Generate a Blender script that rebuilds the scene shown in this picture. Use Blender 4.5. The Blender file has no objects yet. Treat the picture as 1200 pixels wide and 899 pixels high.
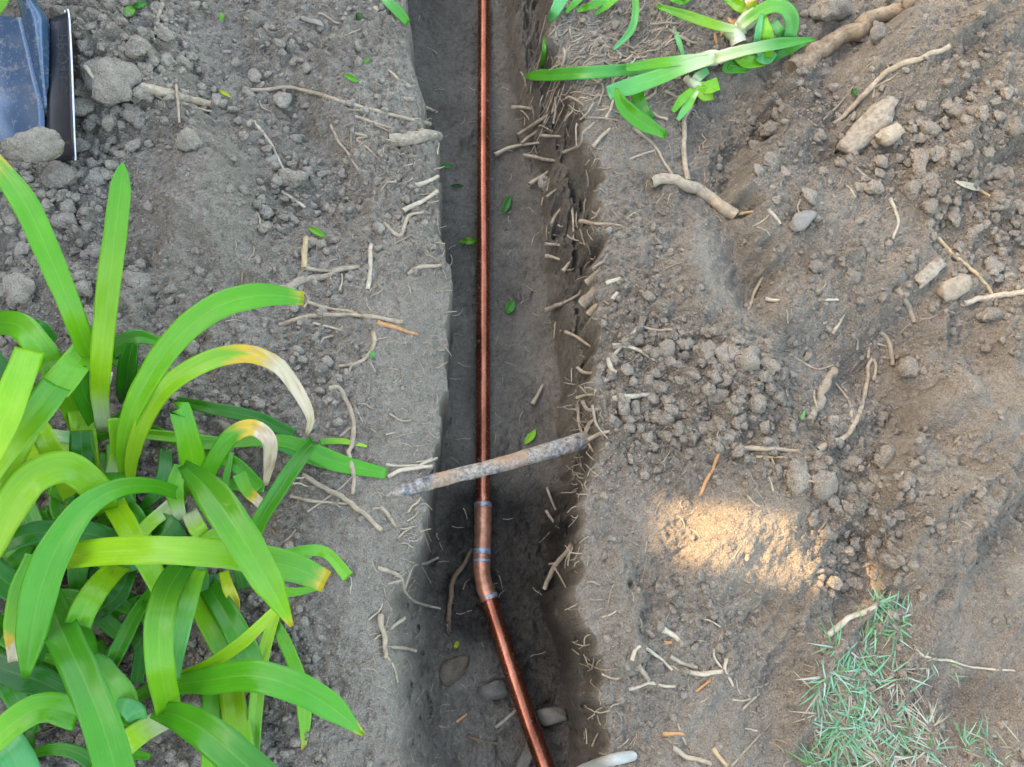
import bpy, math, random
import numpy as np
from mathutils import Euler, Vector, Matrix

random.seed(7)
rng = np.random.default_rng(11)
SC = bpy.context.scene
COL = SC.collection

# ------------------------------------------------------------------ camera
CAM_H = 1.30
cam_d = bpy.data.cameras.new('camera')
cam = bpy.data.objects.new('camera', cam_d)
COL.objects.link(cam)
cam.location = (0, 0, CAM_H)
cam.rotation_euler = (math.radians(20), math.radians(-7), 0)
FPX = 890.0
cam_d.sensor_width = 36
cam_d.lens = FPX / 1200 * 36
cam_d.clip_start = 0.02
cam_d.clip_end = 500
SC.camera = cam
RM = np.array(Euler(cam.rotation_euler, 'XYZ').to_matrix())

# ------------------------------------------------------------------ sky, sun, exposure
SUN_EL, SUN_AZX, SUN_AZY = 24.0, -0.980, 0.200      # towards the sun, in plan
w = bpy.data.worlds.new('World')
SC.world = w
w.use_nodes = True
nt = w.node_tree
bg = nt.nodes['Background']
sky = nt.nodes.new('ShaderNodeTexSky')
sky.sky_type = 'NISHITA'
sky.sun_disc = False
sky.sun_elevation = math.radians(SUN_EL)
sky.sun_rotation = math.atan2(SUN_AZX, SUN_AZY)
sky.air_density = 1.5
sky.dust_density = 5.0
sky.ozone_density = 0.3
nt.links.new(sky.outputs[0], bg.inputs[0])
bg.inputs[1].default_value = 0.15
sun_d = bpy.data.lights.new('sun', 'SUN')
sun_d.energy = 2.6
sun_d.angle = math.radians(0.6)
sun_d.color = (1.0, 0.70, 0.37)
sun = bpy.data.objects.new('sun', sun_d)
COL.objects.link(sun)
SUNV = Vector((SUN_AZX * math.cos(math.radians(SUN_EL)), SUN_AZY * math.cos(math.radians(SUN_EL)), math.sin(math.radians(SUN_EL)))).normalized()
sun.rotation_euler = SUNV.to_track_quat('Z', 'Y').to_euler()
sun.location = (-3, 1, 3)
SC.view_settings.view_transform = 'Standard'
SC.view_settings.look = 'None'
SC.view_settings.exposure = 2.80
SC.view_settings.gamma = 1
SC.view_settings.use_curve_mapping = False

# ------------------------------------------------------------------ pixel <-> world
def ray(px, py):
    d = np.array([(px - 600) / FPX, (449.5 - py) / FPX, -1.0])
    return RM @ d

def P(px, py, z):
    d = ray(px, py)
    t = (z - CAM_H) / d[2]
    return np.array([d[0] * t, d[1] * t, z])

def depth_of(p):
    q = RM.T @ (np.asarray(p, float) - np.array([0, 0, CAM_H]))
    return -q[2]

def proj(x, y, z):
    x = np.asarray(x, float); y = np.asarray(y, float); z = np.asarray(z, float) - CAM_H
    cx = RM[0, 0] * x + RM[1, 0] * y + RM[2, 0] * z
    cy = RM[0, 1] * x + RM[1, 1] * y + RM[2, 1] * z
    cz = RM[0, 2] * x + RM[1, 2] * y + RM[2, 2] * z
    cz = np.minimum(cz, -0.05)
    return 600 + FPX * cx / -cz, 449.5 - FPX * cy / -cz

# ------------------------------------------------------------------ noise
def _hash(ix, iy, s):
    h = (ix.astype(np.int64) * 374761393 + iy.astype(np.int64) * 668265263 + s * 974634533) & 0xFFFFFFFF
    h = ((h ^ (h >> 13)) * 1274126177) & 0xFFFFFFFF
    h = (h ^ (h >> 16)) & 0xFFFFFFFF
    h = (h * 2246822519) & 0xFFFFFFFF
    return ((h ^ (h >> 15)) & 0xFFFFFF) / float(0xFFFFFF)

def vnoise(x, y, s=0):
    x = np.asarray(x, float); y = np.asarray(y, float)
    ix = np.floor(x); iy = np.floor(y)
    fx = x - ix; fy = y - iy
    fx = fx * fx * fx * (fx * (fx * 6 - 15) + 10); fy = fy * fy * fy * (fy * (fy * 6 - 15) + 10)
    a = _hash(ix, iy, s); b = _hash(ix + 1, iy, s); c = _hash(ix, iy + 1, s); d = _hash(ix + 1, iy + 1, s)
    return ((a * (1 - fx) + b * fx) * (1 - fy) + (c * (1 - fx) + d * fx) * fy) * 2 - 1

def fbm(x, y, s=0, o=4, g=0.5):
    r = 0; a = 1
    for k in range(o):
        c, n = math.cos(0.6 * k), math.sin(0.6 * k)
        r = r + a * vnoise((x * c - y * n) * 2 ** k + 17.3 * k, (x * n + y * c) * 2 ** k - 9.1 * k, s + k)
        a *= g
    return r

def lumps(x, y, size, s, occ):
    """rounded stones of random height in jittered cells; returns height in units of size"""
    gx = x / size; gy = y / size
    ix = np.floor(gx); iy = np.floor(gy)
    out = np.zeros_like(gx)
    for dx in (-1, 0, 1):
        for dy in (-1, 0, 1):
            jx = ix + dx; jy = iy + dy
            cx = jx + _hash(jx, jy, s); cy = jy + _hash(jx, jy, s + 1)
            r = 0.32 + 0.38 * _hash(jx, jy, s + 2)
            on = _hash(jx, jy, s + 3) < occ
            d2 = ((gx - cx) ** 2 + (gy - cy) ** 2) / (r * r)
            h = np.where(on & (d2 < 1), r * np.sqrt(np.maximum(1 - d2, 0)), 0)
            out = np.maximum(out, h)
    return out

def ss(a, b, x):
    t = np.clip((x - a) / (b - a), 0, 1)
    return t * t * (3 - 2 * t)

# ------------------------------------------------------------------ the trench's outline, in plan
FLOOR_Z = -0.27
LIP_L = [(468, -60), (476, 0), (478, 60), (487, 120), (508, 170), (515, 240), (520, 300), (527, 360), (524, 430), (516, 500), (503, 540), (494, 570), (490, 620), (474, 660), (449, 700), (443, 760), (446, 820), (450, 880), (455, 960)]
FLR_L = [(470, -60), (478, 0), (482, 60), (492, 120), (511, 170), (517, 240), (522, 300), (529, 360), (528, 430), (522, 500), (514, 560), (510, 620), (506, 660), (508, 700), (522, 760), (536, 820), (540, 880), (540, 960)]
LIP_R = [(650, -60), (652, 0), (658, 60), (690, 140), (714, 200), (708, 260), (700, 330), (697, 400), (692, 470), (700, 520), (690, 580), (683, 640), (690, 700), (700, 760), (706, 800), (720, 860), (735, 960)]
FLR_R = [(574, -60), (580, 0), (587, 60), (602, 130), (624, 200), (631, 280), (637, 330), (644, 400), (656, 470), (662, 540), (660, 600), (660, 680), (668, 740), (676, 800), (668, 860), (655, 960)]

def plan_line(poly, z):
    pts = sorted([tuple(P(a, b, z)[:2]) for a, b in poly], key=lambda p: p[1])
    ys = np.array([p[1] for p in pts]); xs = np.array([p[0] for p in pts])
    k = (xs[-1] - xs[0]) / (ys[-1] - ys[0])
    ys = np.concatenate([[ys[0] - 6], ys, [ys[-1] + 6]])
    xs = np.concatenate([[xs[0] - 6 * k], xs, [xs[-1] + 6 * k]])
    return ys, xs
lipL, flrL = plan_line(LIP_L, -0.01), plan_line(FLR_L, FLOOR_Z)
lipR, flrR = plan_line(LIP_R, 0.0), plan_line(FLR_R, FLOOR_Z)

# bumps (+) and hollows (-) of the banks: px, py, rx, ry, turn in degrees, height in metres
BUMPS = [(890, 625, 130, 60, 8, .030), (1030, 700, 45, 50, 0, -.026), (1100, 90, 150, 110, 30, .07), (960, 180, 110, 45, 35, -.03),
         (905, 320, 70, 50, 60, -.035), (860, 440, 80, 60, 0, .025), (1150, 470, 70, 60, -20, .04), (1085, 500, 25, 90, 40, -.03),
         (940, 545, 50, 50, 0, .025), (770, 300, 60, 110, 0, .02), (1000, 420, 90, 60, 20, -.02), (1110, 260, 60, 40, 0, .02),
         (840, 830, 140, 70, 10, -.025), (760, 760, 50, 50, 0, .02), (1140, 820, 60, 45, 0, -.03), (1140, 690, 80, 60, 0, .02),
         (120, 60, 110, 70, -10, .05), (40, 240, 120, 70, 0, .03), (250, 220, 60, 120, -40, .035), (340, 120, 60, 80, 0, -.015),
         (400, 230, 70, 50, 0, -.02), (450, 400, 60, 120, 0, .02), (300, 450, 80, 50, 0, -.01), (420, 720, 60, 120, 0, .015),
         (1170, 130, 40, 40, 0, .03), (1035, 330, 50, 30, 30, .015), (700, 90, 50, 50, 0, .015), (940, 880, 60, 40, 0, -.02)]
CRUMBS = [(130, 60, 110, 110, .6), (30, 230, 120, 120, .5), (330, 90, 60, 60, .3), (370, 230, 80, 60, .45), (120, 330, 150, 50, .3),
          (230, 230, 60, 70, -.6), (260, 60, 30, 60, -.3), (480, 500, 60, 160, -.6), (440, 760, 60, 120, -.6), (400, 640, 60, 60, -.4),
          (840, 450, 110, 70, .8), (940, 560, 70, 60, .5), (1130, 180, 100, 130, .5), (960, 150, 120, 100, .4), (1120, 560, 90, 100, .2),
          (1000, 650, 40, 50, .4), (770, 260, 50, 90, -.1), (850, 300, 40, 50, -.5), (870, 860, 120, 60, -.5), (1150, 480, 60, 60, -.5),
          (1060, 260, 30, 25, -.5), (850, 635, 95, 45, -.45), (1130, 720, 80, 70, -.3), (730, 720, 40, 60, -.4), (780, 690, 50, 50, .3),
          (760, 850, 60, 60, .3), (1000, 380, 80, 60, .3), (340, 430, 60, 60, .3)]

# broken edges of the dug soil: polyline in the photograph, height of the step, its softness and reach; the right hand side of the path stands higher when the height is positive
SCARPS = [([(935, 95), (885, 170), (862, 230), (905, 315), (872, 385)], -.050, 9, 95), ([(1105, 425), (1075, 490), (1040, 545), (1005, 600)], -.050, 10, 95), ([(985, 600), (1015, 640), (1020, 690), (980, 720)], -.035, 16, 80),
          ([(960, 120), (1010, 60), (1090, 10)], .035, 12, 70), ([(1195, 120), (1130, 200), (1060, 300)], .030, 14, 80), ([(735, 640), (752, 720), (745, 800)], .022, 8, 60), ([(850, 690), (920, 720), (940, 800), (920, 899)], -.028, 14, 80),
          ([(100, 30), (215, 90), (265, 190), (330, 300)], .036, 14, 85), ([(10, 300), (110, 310), (190, 350)], .030, 12, 60), ([(330, 60), (400, 160), (430, 260)], -.022, 12, 60), ([(1200, 560), (1120, 640), (1060, 720)], .030, 14, 80), ([(760, 170), (800, 280), (790, 380)], -.020, 14, 70)]

def scarp_height(px, py):
    out = np.zeros_like(px)
    wx = px + 9 * vnoise(px / 22, py / 22, 44) + 4 * vnoise(px / 7, py / 7, 45); wy = py + 9 * vnoise(px / 22 + 40, py / 22, 46)
    for pts, h, soft, reach in SCARPS:
        best = np.full(px.shape, 1e9); sgn = np.zeros_like(px); tend = np.ones_like(px)
        n_ = len(pts) - 1
        for i in range(n_):
            (ax, ay), (bx, by) = pts[i], pts[i + 1]
            L = math.hypot(bx - ax, by - ay)
            t_ = np.clip(((wx - ax) * (bx - ax) + (wy - ay) * (by - ay)) / L ** 2, 0, 1)
            d = np.hypot(wx - ax - t_ * (bx - ax), wy - ay - t_ * (by - ay))
            cr = ((bx - ax) * (wy - ay) - (by - ay) * (wx - ax)) / L
            k = d < best
            best = np.where(k, d, best); sgn = np.where(k, cr, sgn)
            u = (i + t_) / n_
            tend = np.where(k, ss(0, .18, u) * (1 - ss(.82, 1, u)), tend)
        out = out + .5 * h * np.tanh(sgn / soft) * np.exp(-(best / reach) ** 2) * tend
    return out

def gauss(px, py, g):
    cx, cy, rx, ry, a = g
    return np.exp(-(((px - cx) / rx) ** 2 + ((py - cy) / ry) ** 2))

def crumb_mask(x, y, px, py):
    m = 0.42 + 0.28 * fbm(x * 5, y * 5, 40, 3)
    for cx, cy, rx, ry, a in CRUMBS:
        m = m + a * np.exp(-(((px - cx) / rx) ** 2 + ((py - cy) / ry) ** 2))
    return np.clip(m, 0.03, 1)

def terrain(x, y):
    px, py = proj(x, y, 0 * x)
    inview = ss(-900, -300, px) * (1 - ss(1500, 2100, px)) * ss(-900, -400, py) * (1 - ss(1200, 1700, py))
    bank = 0.018 * fbm(x * 2.2 + 3, y * 2.2, 1, 3)
    for cx, cy, rx, ry, a, h in BUMPS:
        c, s = math.cos(math.radians(a)), math.sin(math.radians(a))
        u = (px - cx) * c - (py - cy) * s; v = (px - cx) * s + (py - cy) * c
        bank = bank + inview * 1.45 * h * np.exp(-((u / rx) ** 2 + (v / ry) ** 2) * 1.3)
    bank = bank + 1.9 * scarp_height(px, py)
    al, ac = x * .64 + y * .77, x * .77 - y * .64
    rg = 1 - np.abs(fbm(ac * 6.5 + .35 * vnoise(al * 4, ac * 4, 61), al * 2.2, 62, 3)) * 1.6
    bank = bank + .030 * rg * ss(730, 860, px) * inview
    al2, ac2 = x * .77 - y * .64, x * .64 + y * .77
    bank = bank + .011 * (1 - np.abs(fbm(ac2 * 8, al2 * 2.6, 66, 3)) * 1.6) * (1 - ss(360, 460, px)) * inview
    XL = np.interp(y, *lipL) + 0.012 * fbm(y * 13, x * 0 + 2.5, 5, 4) + 0.006 * fbm(x * 40, y * 40, 6, 2)
    FL = np.maximum(np.interp(y, *flrL), XL + 0.012)
    XR = np.interp(y, *lipR) + 0.016 * fbm(y * 11, x * 0 + 7.5, 8, 4) + 0.010 * fbm(x * 35, y * 35, 9, 2)
    FR = np.minimum(np.interp(y, *flrR) + 0.006 * fbm(y * 10, x * 0 + 1.5, 12, 3), XR - 0.02)
    # banks sag towards the lips
    bank = bank - 0.028 * np.exp(-np.maximum(XL - x, 0) / 0.05) * (x < (XL + XR) / 2) - 0.012 * np.exp(-np.maximum(x - XR, 0) / 0.03) * (x > (XL + XR) / 2)
    tl = np.clip((x - XL) / (FL - XL), 0, 1)
    tr = np.clip((XR - x) / (XR - FR), 0, 1)
    n = 0.10 * fbm(x * 30, y * 14, 15, 3)
    fl = ss(0, 1, tl)
    fr = 0.42 * ss(0.0, 0.30, tr + n * (tr > .01)) + 0.16 * tr + 0.42 * ss(0.60, 0.95, tr + n)
    f = np.minimum(fl, np.clip(fr, 0, 1))
    inside = np.minimum(x - XL, XR - x)
    low = ss(540, 600, py)
    floor = FLOOR_Z + 0.006 * fbm(x * 12, y * 12, 20, 3) + low * (0.008 * fbm(x * 28, y * 28, 24, 3) - 0.012)
    floor = floor + 0.02 * np.exp(-((x - FL) / 0.03) ** 2) * (0.5 + 0.5 * vnoise(y * 7, y * 0, 28)) + 0.015 * np.exp(-((x - FR) / 0.03) ** 2)
    z = bank * (1 - f) + floor * f
    wall = np.clip(f * (1 - f) * 4, 0, 1)
    z = z + wall * (0.022 * fbm(x * 50, y * 22, 30, 4, .6) + .007 * fbm(x * 130, y * 90, 31, 3, .6))
    cm = crumb_mask(x, y, px, py) * (1 - ss(.15, .5, f))
    fine = ss(6, 3, np.hypot(x, y - .6))
    rough = 0.0045 * fbm(x * 45, y * 45, 33, 4, .6) * (0.75 + 0.7 * cm) * (1 - f) + f * 0.0022 * fbm(x * 60, y * 60, 36, 3, .6) * (1 + 1.2 * low)
    L = 0.034 * lumps(x + .004 * vnoise(x * 90, y * 90, 70), y, 0.034, 50, 0.32) * ss(.42, .85, cm)
    L = np.maximum(L, 0.016 * lumps(x + .003 * vnoise(x * 150, y * 150, 71), y, 0.016, 54, 0.72) * ss(.22, .6, cm))
    L = np.maximum(L, 0.0085 * lumps(x, y + .0015 * vnoise(x * 200, y * 200, 72), 0.0085, 58, 0.92) * (.3 + .7 * ss(.06, .4, cm)))
    z = z + rough + fine * L * 1.05
    # dirt pushed against the far end, tyre-like smears of the right bank
    z = z + 0.006 * np.sin((x * 0.7 + y) * 95 + 3 * vnoise(x * 9, y * 9, 80)) * np.exp(-(((px - 1140) / 70) ** 2 + ((py - 540) / 110) ** 2))
    return z, f, cm, px, py, inside

def axis(lo, hi, step, far):
    a = [lo]
    d = step
    out = list(np.arange(lo, hi, step))
    left = []; v = lo; d = step
    while v > -far:
        d *= 1.25; v -= d; left.append(v)
    right = []; v = out[-1]; d = step
    while v < far:
        d *= 1.25; v += d; right.append(v)
    return np.array(left[::-1] + out + right)

ys = axis(-0.32, 1.62, 0.0033, 60)
trx = np.concatenate([lipL[1][1:-1], lipR[1][1:-1]])
t0, t1 = trx.min() - .03, trx.max() + .03
xs_l = axis(-1.05, t0, 0.0034, 60); xs_l = xs_l[xs_l < t0]
xs_r = axis(t1, 1.62, 0.0034, 60); xs_r = xs_r[xs_r > t1]
xs = np.concatenate([xs_l, np.arange(t0, t1, 0.0019), xs_r])
X, Y = np.meshgrid(xs, ys)
Z, F, CM, PX, PY, INS = terrain(X, Y)
NX, NY = len(xs), len(ys)

def zat(x, y):
    x = np.asarray(x, float); y = np.asarray(y, float)
    i = np.clip(np.searchsorted(xs, x) - 1, 0, NX - 2); j = np.clip(np.searchsorted(ys, y) - 1, 0, NY - 2)
    u = np.clip((x - xs[i]) / (xs[i + 1] - xs[i]), 0, 1); v = np.clip((y - ys[j]) / (ys[j + 1] - ys[j]), 0, 1)
    return (Z[j, i] * (1 - u) + Z[j, i + 1] * u) * (1 - v) + (Z[j + 1, i] * (1 - u) + Z[j + 1, i + 1] * u) * v

def nat(x, y, e=0.012):
    n = np.array([-(zat(x + e, y) - zat(x - e, y)) / (2 * e), -(zat(x, y + e) - zat(x, y - e)) / (2 * e), 1.0])
    return n / np.linalg.norm(n)

def G(px, py, dz=0.0):
    """where the line of sight through a pixel of the photograph meets the soil"""
    d = ray(px, py)
    t = np.linspace((0.22 - CAM_H) / d[2], (-0.36 - CAM_H) / d[2], 260)
    q = d[2] * t + CAM_H - zat(d[0] * t, d[1] * t) - dz
    k = int(np.argmax(q < 0)) if (q < 0).any() else 259
    if k > 0:
        a, b = q[k - 1], q[k]
        tt = t[k - 1] + (t[k] - t[k - 1]) * a / (a - b + 1e-12)
    else:
        tt = t[0]
    return np.array([d[0] * tt, d[1] * tt, CAM_H + d[2] * tt])

# ------------------------------------------------------------------ materials
def new_mat(name):
    m = bpy.data.materials.new(name); m.use_nodes = True
    n = m.node_tree.nodes; l = m.node_tree.links
    return m, n, l, n['Principled BSDF']

def node(n, t, **kw):
    x = n.new(t)
    for k, v in kw.items():
        if k in x.inputs: x.inputs[k].default_value = v
        else: setattr(x, k, v)
    return x

def noise_node(n, l, coord, scale, detail=4, rough=.55, dist=0):
    t = node(n, 'ShaderNodeTexNoise'); t.inputs['Scale'].default_value = scale
    t.inputs['Detail'].default_value = detail; t.inputs['Roughness'].default_value = rough
    t.inputs['Distortion'].default_value = dist
    l.new(coord, t.inputs['Vector'])
    return t.outputs['Fac']

def ramp(n, l, fac, stops):
    r = node(n, 'ShaderNodeValToRGB')
    while len(r.color_ramp.elements) < len(stops): r.color_ramp.elements.new(0.5)
    for e, (p, c) in zip(r.color_ramp.elements, stops):
        e.position = p; e.color = (*c, 1) if len(c) == 3 else c
    l.new(fac, r.inputs[0])
    return r.outputs[0]

def mixc(n, l, fac, a, b, mode='MIX'):
    m = node(n, 'ShaderNodeMix'); m.data_type = 'RGBA'; m.blend_type = mode
    for s, v in ((0, fac), (6, a), (7, b)):
        if isinstance(v, (int, float)): m.inputs[s].default_value = v
        elif isinstance(v, tuple): m.inputs[s].default_value = (*v, 1)
        else: l.new(v, m.inputs[s])
    return m.outputs[2]

def bump(n, l, h, strength, dist, prev=None):
    b = node(n, 'ShaderNodeBump'); b.inputs['Strength'].default_value = strength; b.inputs['Distance'].default_value = dist
    l.new(h, b.inputs['Height'])
    if prev is not None: l.new(prev, b.inputs['Normal'])
    return b.outputs[0]

DRY_A, DRY_B = (.315, .270, .218), (.195, .162, .127)
BRN_A, BRN_B = (.295, .246, .192), (.165, .133, .102)
WET_SHADE_A, WET_SHADE_B = (.070, .055, .042), (.020, .0165, .0140)  # tones of damp soil, used for painted shade as well

def soil_material(name, attrs):
    m, n, l, p = new_mat(name)
    if attrs:
        tc = node(n, 'ShaderNodeNewGeometry').outputs['Position']
    else:
        tc = node(n, 'ShaderNodeNewGeometry').outputs['Position']
    n1 = noise_node(n, l, tc, 6, 6, .6)
    n2 = noise_node(n, l, tc, 70, 5, .65)
    n3 = noise_node(n, l, tc, 420, 3, .7)
    fac = mixc(n, l, .45, n1, n2)
    dry = ramp(n, l, fac, [(.34, DRY_B), (.62, DRY_A)])
    brn = ramp(n, l, fac, [(.34, BRN_B), (.62, BRN_A)])
    wet_shade = ramp(n, l, fac, [(.36, WET_SHADE_B), (.62, WET_SHADE_A)])
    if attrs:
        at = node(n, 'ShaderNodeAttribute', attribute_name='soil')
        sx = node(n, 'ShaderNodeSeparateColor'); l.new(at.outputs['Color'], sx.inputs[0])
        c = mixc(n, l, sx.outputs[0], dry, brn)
        c = mixc(n, l, sx.outputs[1], c, wet_shade)
    else:
        oi = node(n, 'ShaderNodeAttribute', attribute_name='tone'); oi.attribute_type = 'OBJECT' if attrs is None else 'GEOMETRY'
        c = mixc(n, l, oi.outputs['Fac'], dry, brn)
    if not attrs: c = mixc(n, l, 1.0, c, (1.24, 1.24, 1.24), 'MULTIPLY')
    sp = ramp(n, l, n3, [(.30, (.50, .50, .50)), (.5, (1, 1, 1)), (.70, (1.34, 1.32, 1.28))])
    c = mixc(n, l, .8, c, sp, 'MULTIPLY')
    l.new(c, p.inputs['Base Color'])
    p.inputs['Roughness'].default_value = .96
    p.inputs['Specular IOR Level'].default_value = .15
    if attrs:
        rr = ramp(n, l, sx.outputs[1], [(.4, (.96,) * 3), (1, (.55,) * 3)])
        l.new(rr, p.inputs['Roughness'])
    vor = node(n, 'ShaderNodeTexVoronoi'); vor.inputs['Scale'].default_value = 230; l.new(tc, vor.inputs['Vector'])
    inv = node(n, 'ShaderNodeMath', operation='SUBTRACT'); inv.inputs[0].default_value = 1; l.new(vor.outputs['Distance'], inv.inputs[1])
    b = bump(n, l, inv.outputs[0], .7, .004)
    b = bump(n, l, n2, .8, .009, b)
    b = bump(n, l, n3, .8, .003, b)
    l.new(b, p.inputs['Normal'])
    return m

M_SOIL = soil_material('soil', True)
M_CLOD = soil_material('soil_clod', None)
M_CRUMB = soil_material('soil_crumbs', False)

def bark_material(name, a, b, scale=60, rough=.85, stretch=None, spec=.2, bd=.0015):
    m, n, l, p = new_mat(name)
    uv = node(n, 'ShaderNodeUVMap').outputs[0]
    mp = node(n, 'ShaderNodeMapping'); l.new(uv, mp.inputs[0])
    mp.inputs['Scale'].default_value = (1, 1, 1)
    geo = node(n, 'ShaderNodeNewGeometry').outputs['Position']
    f1 = noise_node(n, l, geo, scale, 5, .65)
    f2 = noise_node(n, l, mp.outputs[0], 9, 4, .6)
    f = mixc(n, l, .45, f1, f2)
    l.new(ramp(n, l, f, [(.33, b), (.62, a)]), p.inputs['Base Color'])
    p.inputs['Roughness'].default_value = rough
    p.inputs['Specular IOR Level'].default_value = spec
    x = bump(n, l, f2, .5, bd)
    l.new(bump(n, l, f1, .4, bd, x), p.inputs['Normal'])
    return m

MATS = {
    'pale': bark_material('pale_root', (.45, .36, .255), (.20, .15, .10)),
    'white': bark_material('whitish_root', (.54, .46, .345), (.28, .215, .15)),
    'soiled': bark_material('soiled_root', (.37, .29, .205), (.19, .145, .10)),
    'tan': bark_material('tan_twig', (.50, .375, .215), (.28, .195, .105)),
    'bark': bark_material('brown_bark', (.36, .265, .17), (.13, .09, .06), 45, .9, bd=.003),
    'orange': bark_material('orange_splinter', (.55, .30, .13), (.30, .14, .06)),
    'darkroot': bark_material('dark_root', (.20, .13, .075), (.07, .045, .03)),
    'greywood': bark_material('grey_wood', (.40, .33, .25), (.15, .115, .08), 80, .9, bd=.003),
    'slate': bark_material('grey_slate', (.25, .22, .185), (.165, .145, .12), 90, .6, spec=.4, bd=.0006),
    'stone': bark_material('brown_stone', (.16, .115, .075), (.06, .045, .034), 50, .8),
    'greystone': bark_material('grey_stone', (.15, .13, .105), (.06, .05, .042), 50, .8),
    'straw': bark_material('dry_straw', (.50, .41, .27), (.27, .20, .12)),
    'petal': bark_material('pale_petal', (.72, .70, .64), (.55, .52, .44)),
    'paint': bark_material('worn_paint', (.42, .42, .385), (.28, .275, .245), 70, .6),
}

def col_material(name, rough=.25, trans=.22, spec=.5):
    """strap leaf: colour of its own from the attribute, long veins from the UV map"""
    m, n, l, p = new_mat(name)
    at = node(n, 'ShaderNodeAttribute', attribute_name='tint')
    uv = node(n, 'ShaderNodeUVMap').outputs[0]
    mp = node(n, 'ShaderNodeMapping'); l.new(uv, mp.inputs[0]); mp.inputs['Scale'].default_value = (26, 1.6, 1)
    v = noise_node(n, l, mp.outputs[0], 1.0, 3, .6)
    geo = node(n, 'ShaderNodeNewGeometry').outputs['Position']
    b2 = noise_node(n, l, geo, 18, 4, .6)
    s3 = noise_node(n, l, geo, 160, 2, .5)
    c = mixc(n, l, .55, at.outputs['Color'], ramp(n, l, v, [(.3, (.80, .83, .74)), (.7, (1.14, 1.10, 1.2))]), 'MULTIPLY')
    c = mixc(n, l, .6, c, ramp(n, l, b2, [(.3, (.80, .86, .7)), (.7, (1.15, 1.08, 1.25))]), 'MULTIPLY')
    c = mixc(n, l, ramp(n, l, s3, [(.74, (0, 0, 0)), (.80, (.45, .45, .45))]), c, (.30, .30, .14))
    l.new(c, p.inputs['Base Color'])
    p.inputs['Roughness'].default_value = rough
    p.inputs['Specular IOR Level'].default_value = spec * .9
    l.new(bump(n, l, v, .35, .0012), p.inputs['Normal'])
    tr = node(n, 'ShaderNodeBsdfTranslucent'); l.new(c, tr.inputs[0])
    mx = node(n, 'ShaderNodeMixShader'); mx.inputs[0].default_value = trans
    out = n['Material Output']
    l.new(p.outputs[0], mx.inputs[1]); l.new(tr.outputs[0], mx.inputs[2]); l.new(mx.outputs[0], out.inputs[0])
    return m
M_LEAF = col_material('strap_leaf')
M_SMALL = col_material('small_leaf', .5, .2)
M_GRASS = col_material('grass_blade', .6, .25, .3)

def copper_material():
    m, n, l, p = new_mat('copper')
    geo = node(n, 'ShaderNodeTexCoord').outputs['Object']
    mp = node(n, 'ShaderNodeMapping'); l.new(geo, mp.inputs[0]); mp.inputs['Scale'].default_value = (1, .25, 1)
    f = noise_node(n, l, mp.outputs[0], 34, 5, .65)
    g = noise_node(n, l, geo, 140, 4, .6)
    c = ramp(n, l, f, [(.3, (.15, .050, .028)), (.5, (.33, .108, .060)), (.7, (.52, .20, .12))])
    c = mixc(n, l, .3, c, ramp(n, l, g, [(.35, (.6, .55, .5)), (.6, (1.1, 1.1, 1.1))]), 'MULTIPLY')
    du = ramp(n, l, noise_node(n, l, geo, 60, 6, .75), [(.58, (0, 0, 0)), (.70, (.75, .75, .75))])
    c = mixc(n, l, du, c, (.20, .165, .13))
    l.new(c, p.inputs['Base Color'])
    l.new(mixc(n, l, du, (.92, .92, .92), (.05, .05, .05)), p.inputs['Metallic'])
    l.new(ramp(n, l, g, [(.3, (.20,) * 3), (.7, (.30,) * 3)]), p.inputs['Roughness'])
    l.new(bump(n, l, f, .06, .0005), p.inputs['Normal'])
    return m
M_COPPER = copper_material()

def simple(name, c, rough=.5, metal=0, var=.3, scale=60, spec=.5, bs=.2):
    m, n, l, p = new_mat(name)
    geo = node(n, 'ShaderNodeNewGeometry').outputs['Position']
    f = noise_node(n, l, geo, scale, 5, .65)
    l.new(ramp(n, l, f, [(.3, tuple(x * (1 - var) for x in c)), (.7, tuple(min(1, x * (1 + var)) for x in c))]), p.inputs['Base Color'])
    p.inputs['Roughness'].default_value = rough; p.inputs['Metallic'].default_value = metal
    p.inputs['Specular IOR Level'].default_value = spec
    l.new(bump(n, l, f, bs, .001), p.inputs['Normal'])
    return m
M_FIT = simple('heated_copper', (.50, .22, .13), .36, .7, .45, 45)
M_SOLDER = simple('blue_flux', (.34, .40, .47), .4, .6, .5, 80)
for nd in M_SOLDER.node_tree.nodes:
    if nd.type == 'VALTORGB':
        nd.color_ramp.elements[0].color = (.36, .15, .09, 1); nd.color_ramp.elements[0].position = .40
        nd.color_ramp.elements[1].color = (.30, .37, .44, 1); nd.color_ramp.elements[1].position = .49

def oldpipe_material():
    m, n, l, p = new_mat('weathered_pipe')
    geo = node(n, 'ShaderNodeNewGeometry').outputs['Position']
    f = noise_node(n, l, geo, 26, 6, .7); g = noise_node(n, l, geo, 120, 5, .7); h = noise_node(n, l, geo, 9, 3, .5)
    a = ramp(n, l, g, [(.32, (.08, .06, .045)), (.47, (.24, .19, .145)), (.62, (.37, .31, .245)), (.75, (.54, .49, .43))])
    b = ramp(n, l, g, [(.34, (.035, .037, .045)), (.50, (.13, .138, .165)), (.66, (.36, .37, .40))])
    r = ramp(n, l, f, [(.50, (0, 0, 0)), (.62, (1, 1, 1))])
    c = mixc(n, l, r, a, b)
    c = mixc(n, l, ramp(n, l, h, [(.5, (0, 0, 0)), (.62, (.6, .6, .6))]), c, (.34, .19, .09))
    l.new(c, p.inputs['Base Color']); p.inputs['Roughness'].default_value = .8
    l.new(bump(n, l, g, .7, .003), p.inputs['Normal'])
    return m
M_OLD = oldpipe_material()

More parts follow.
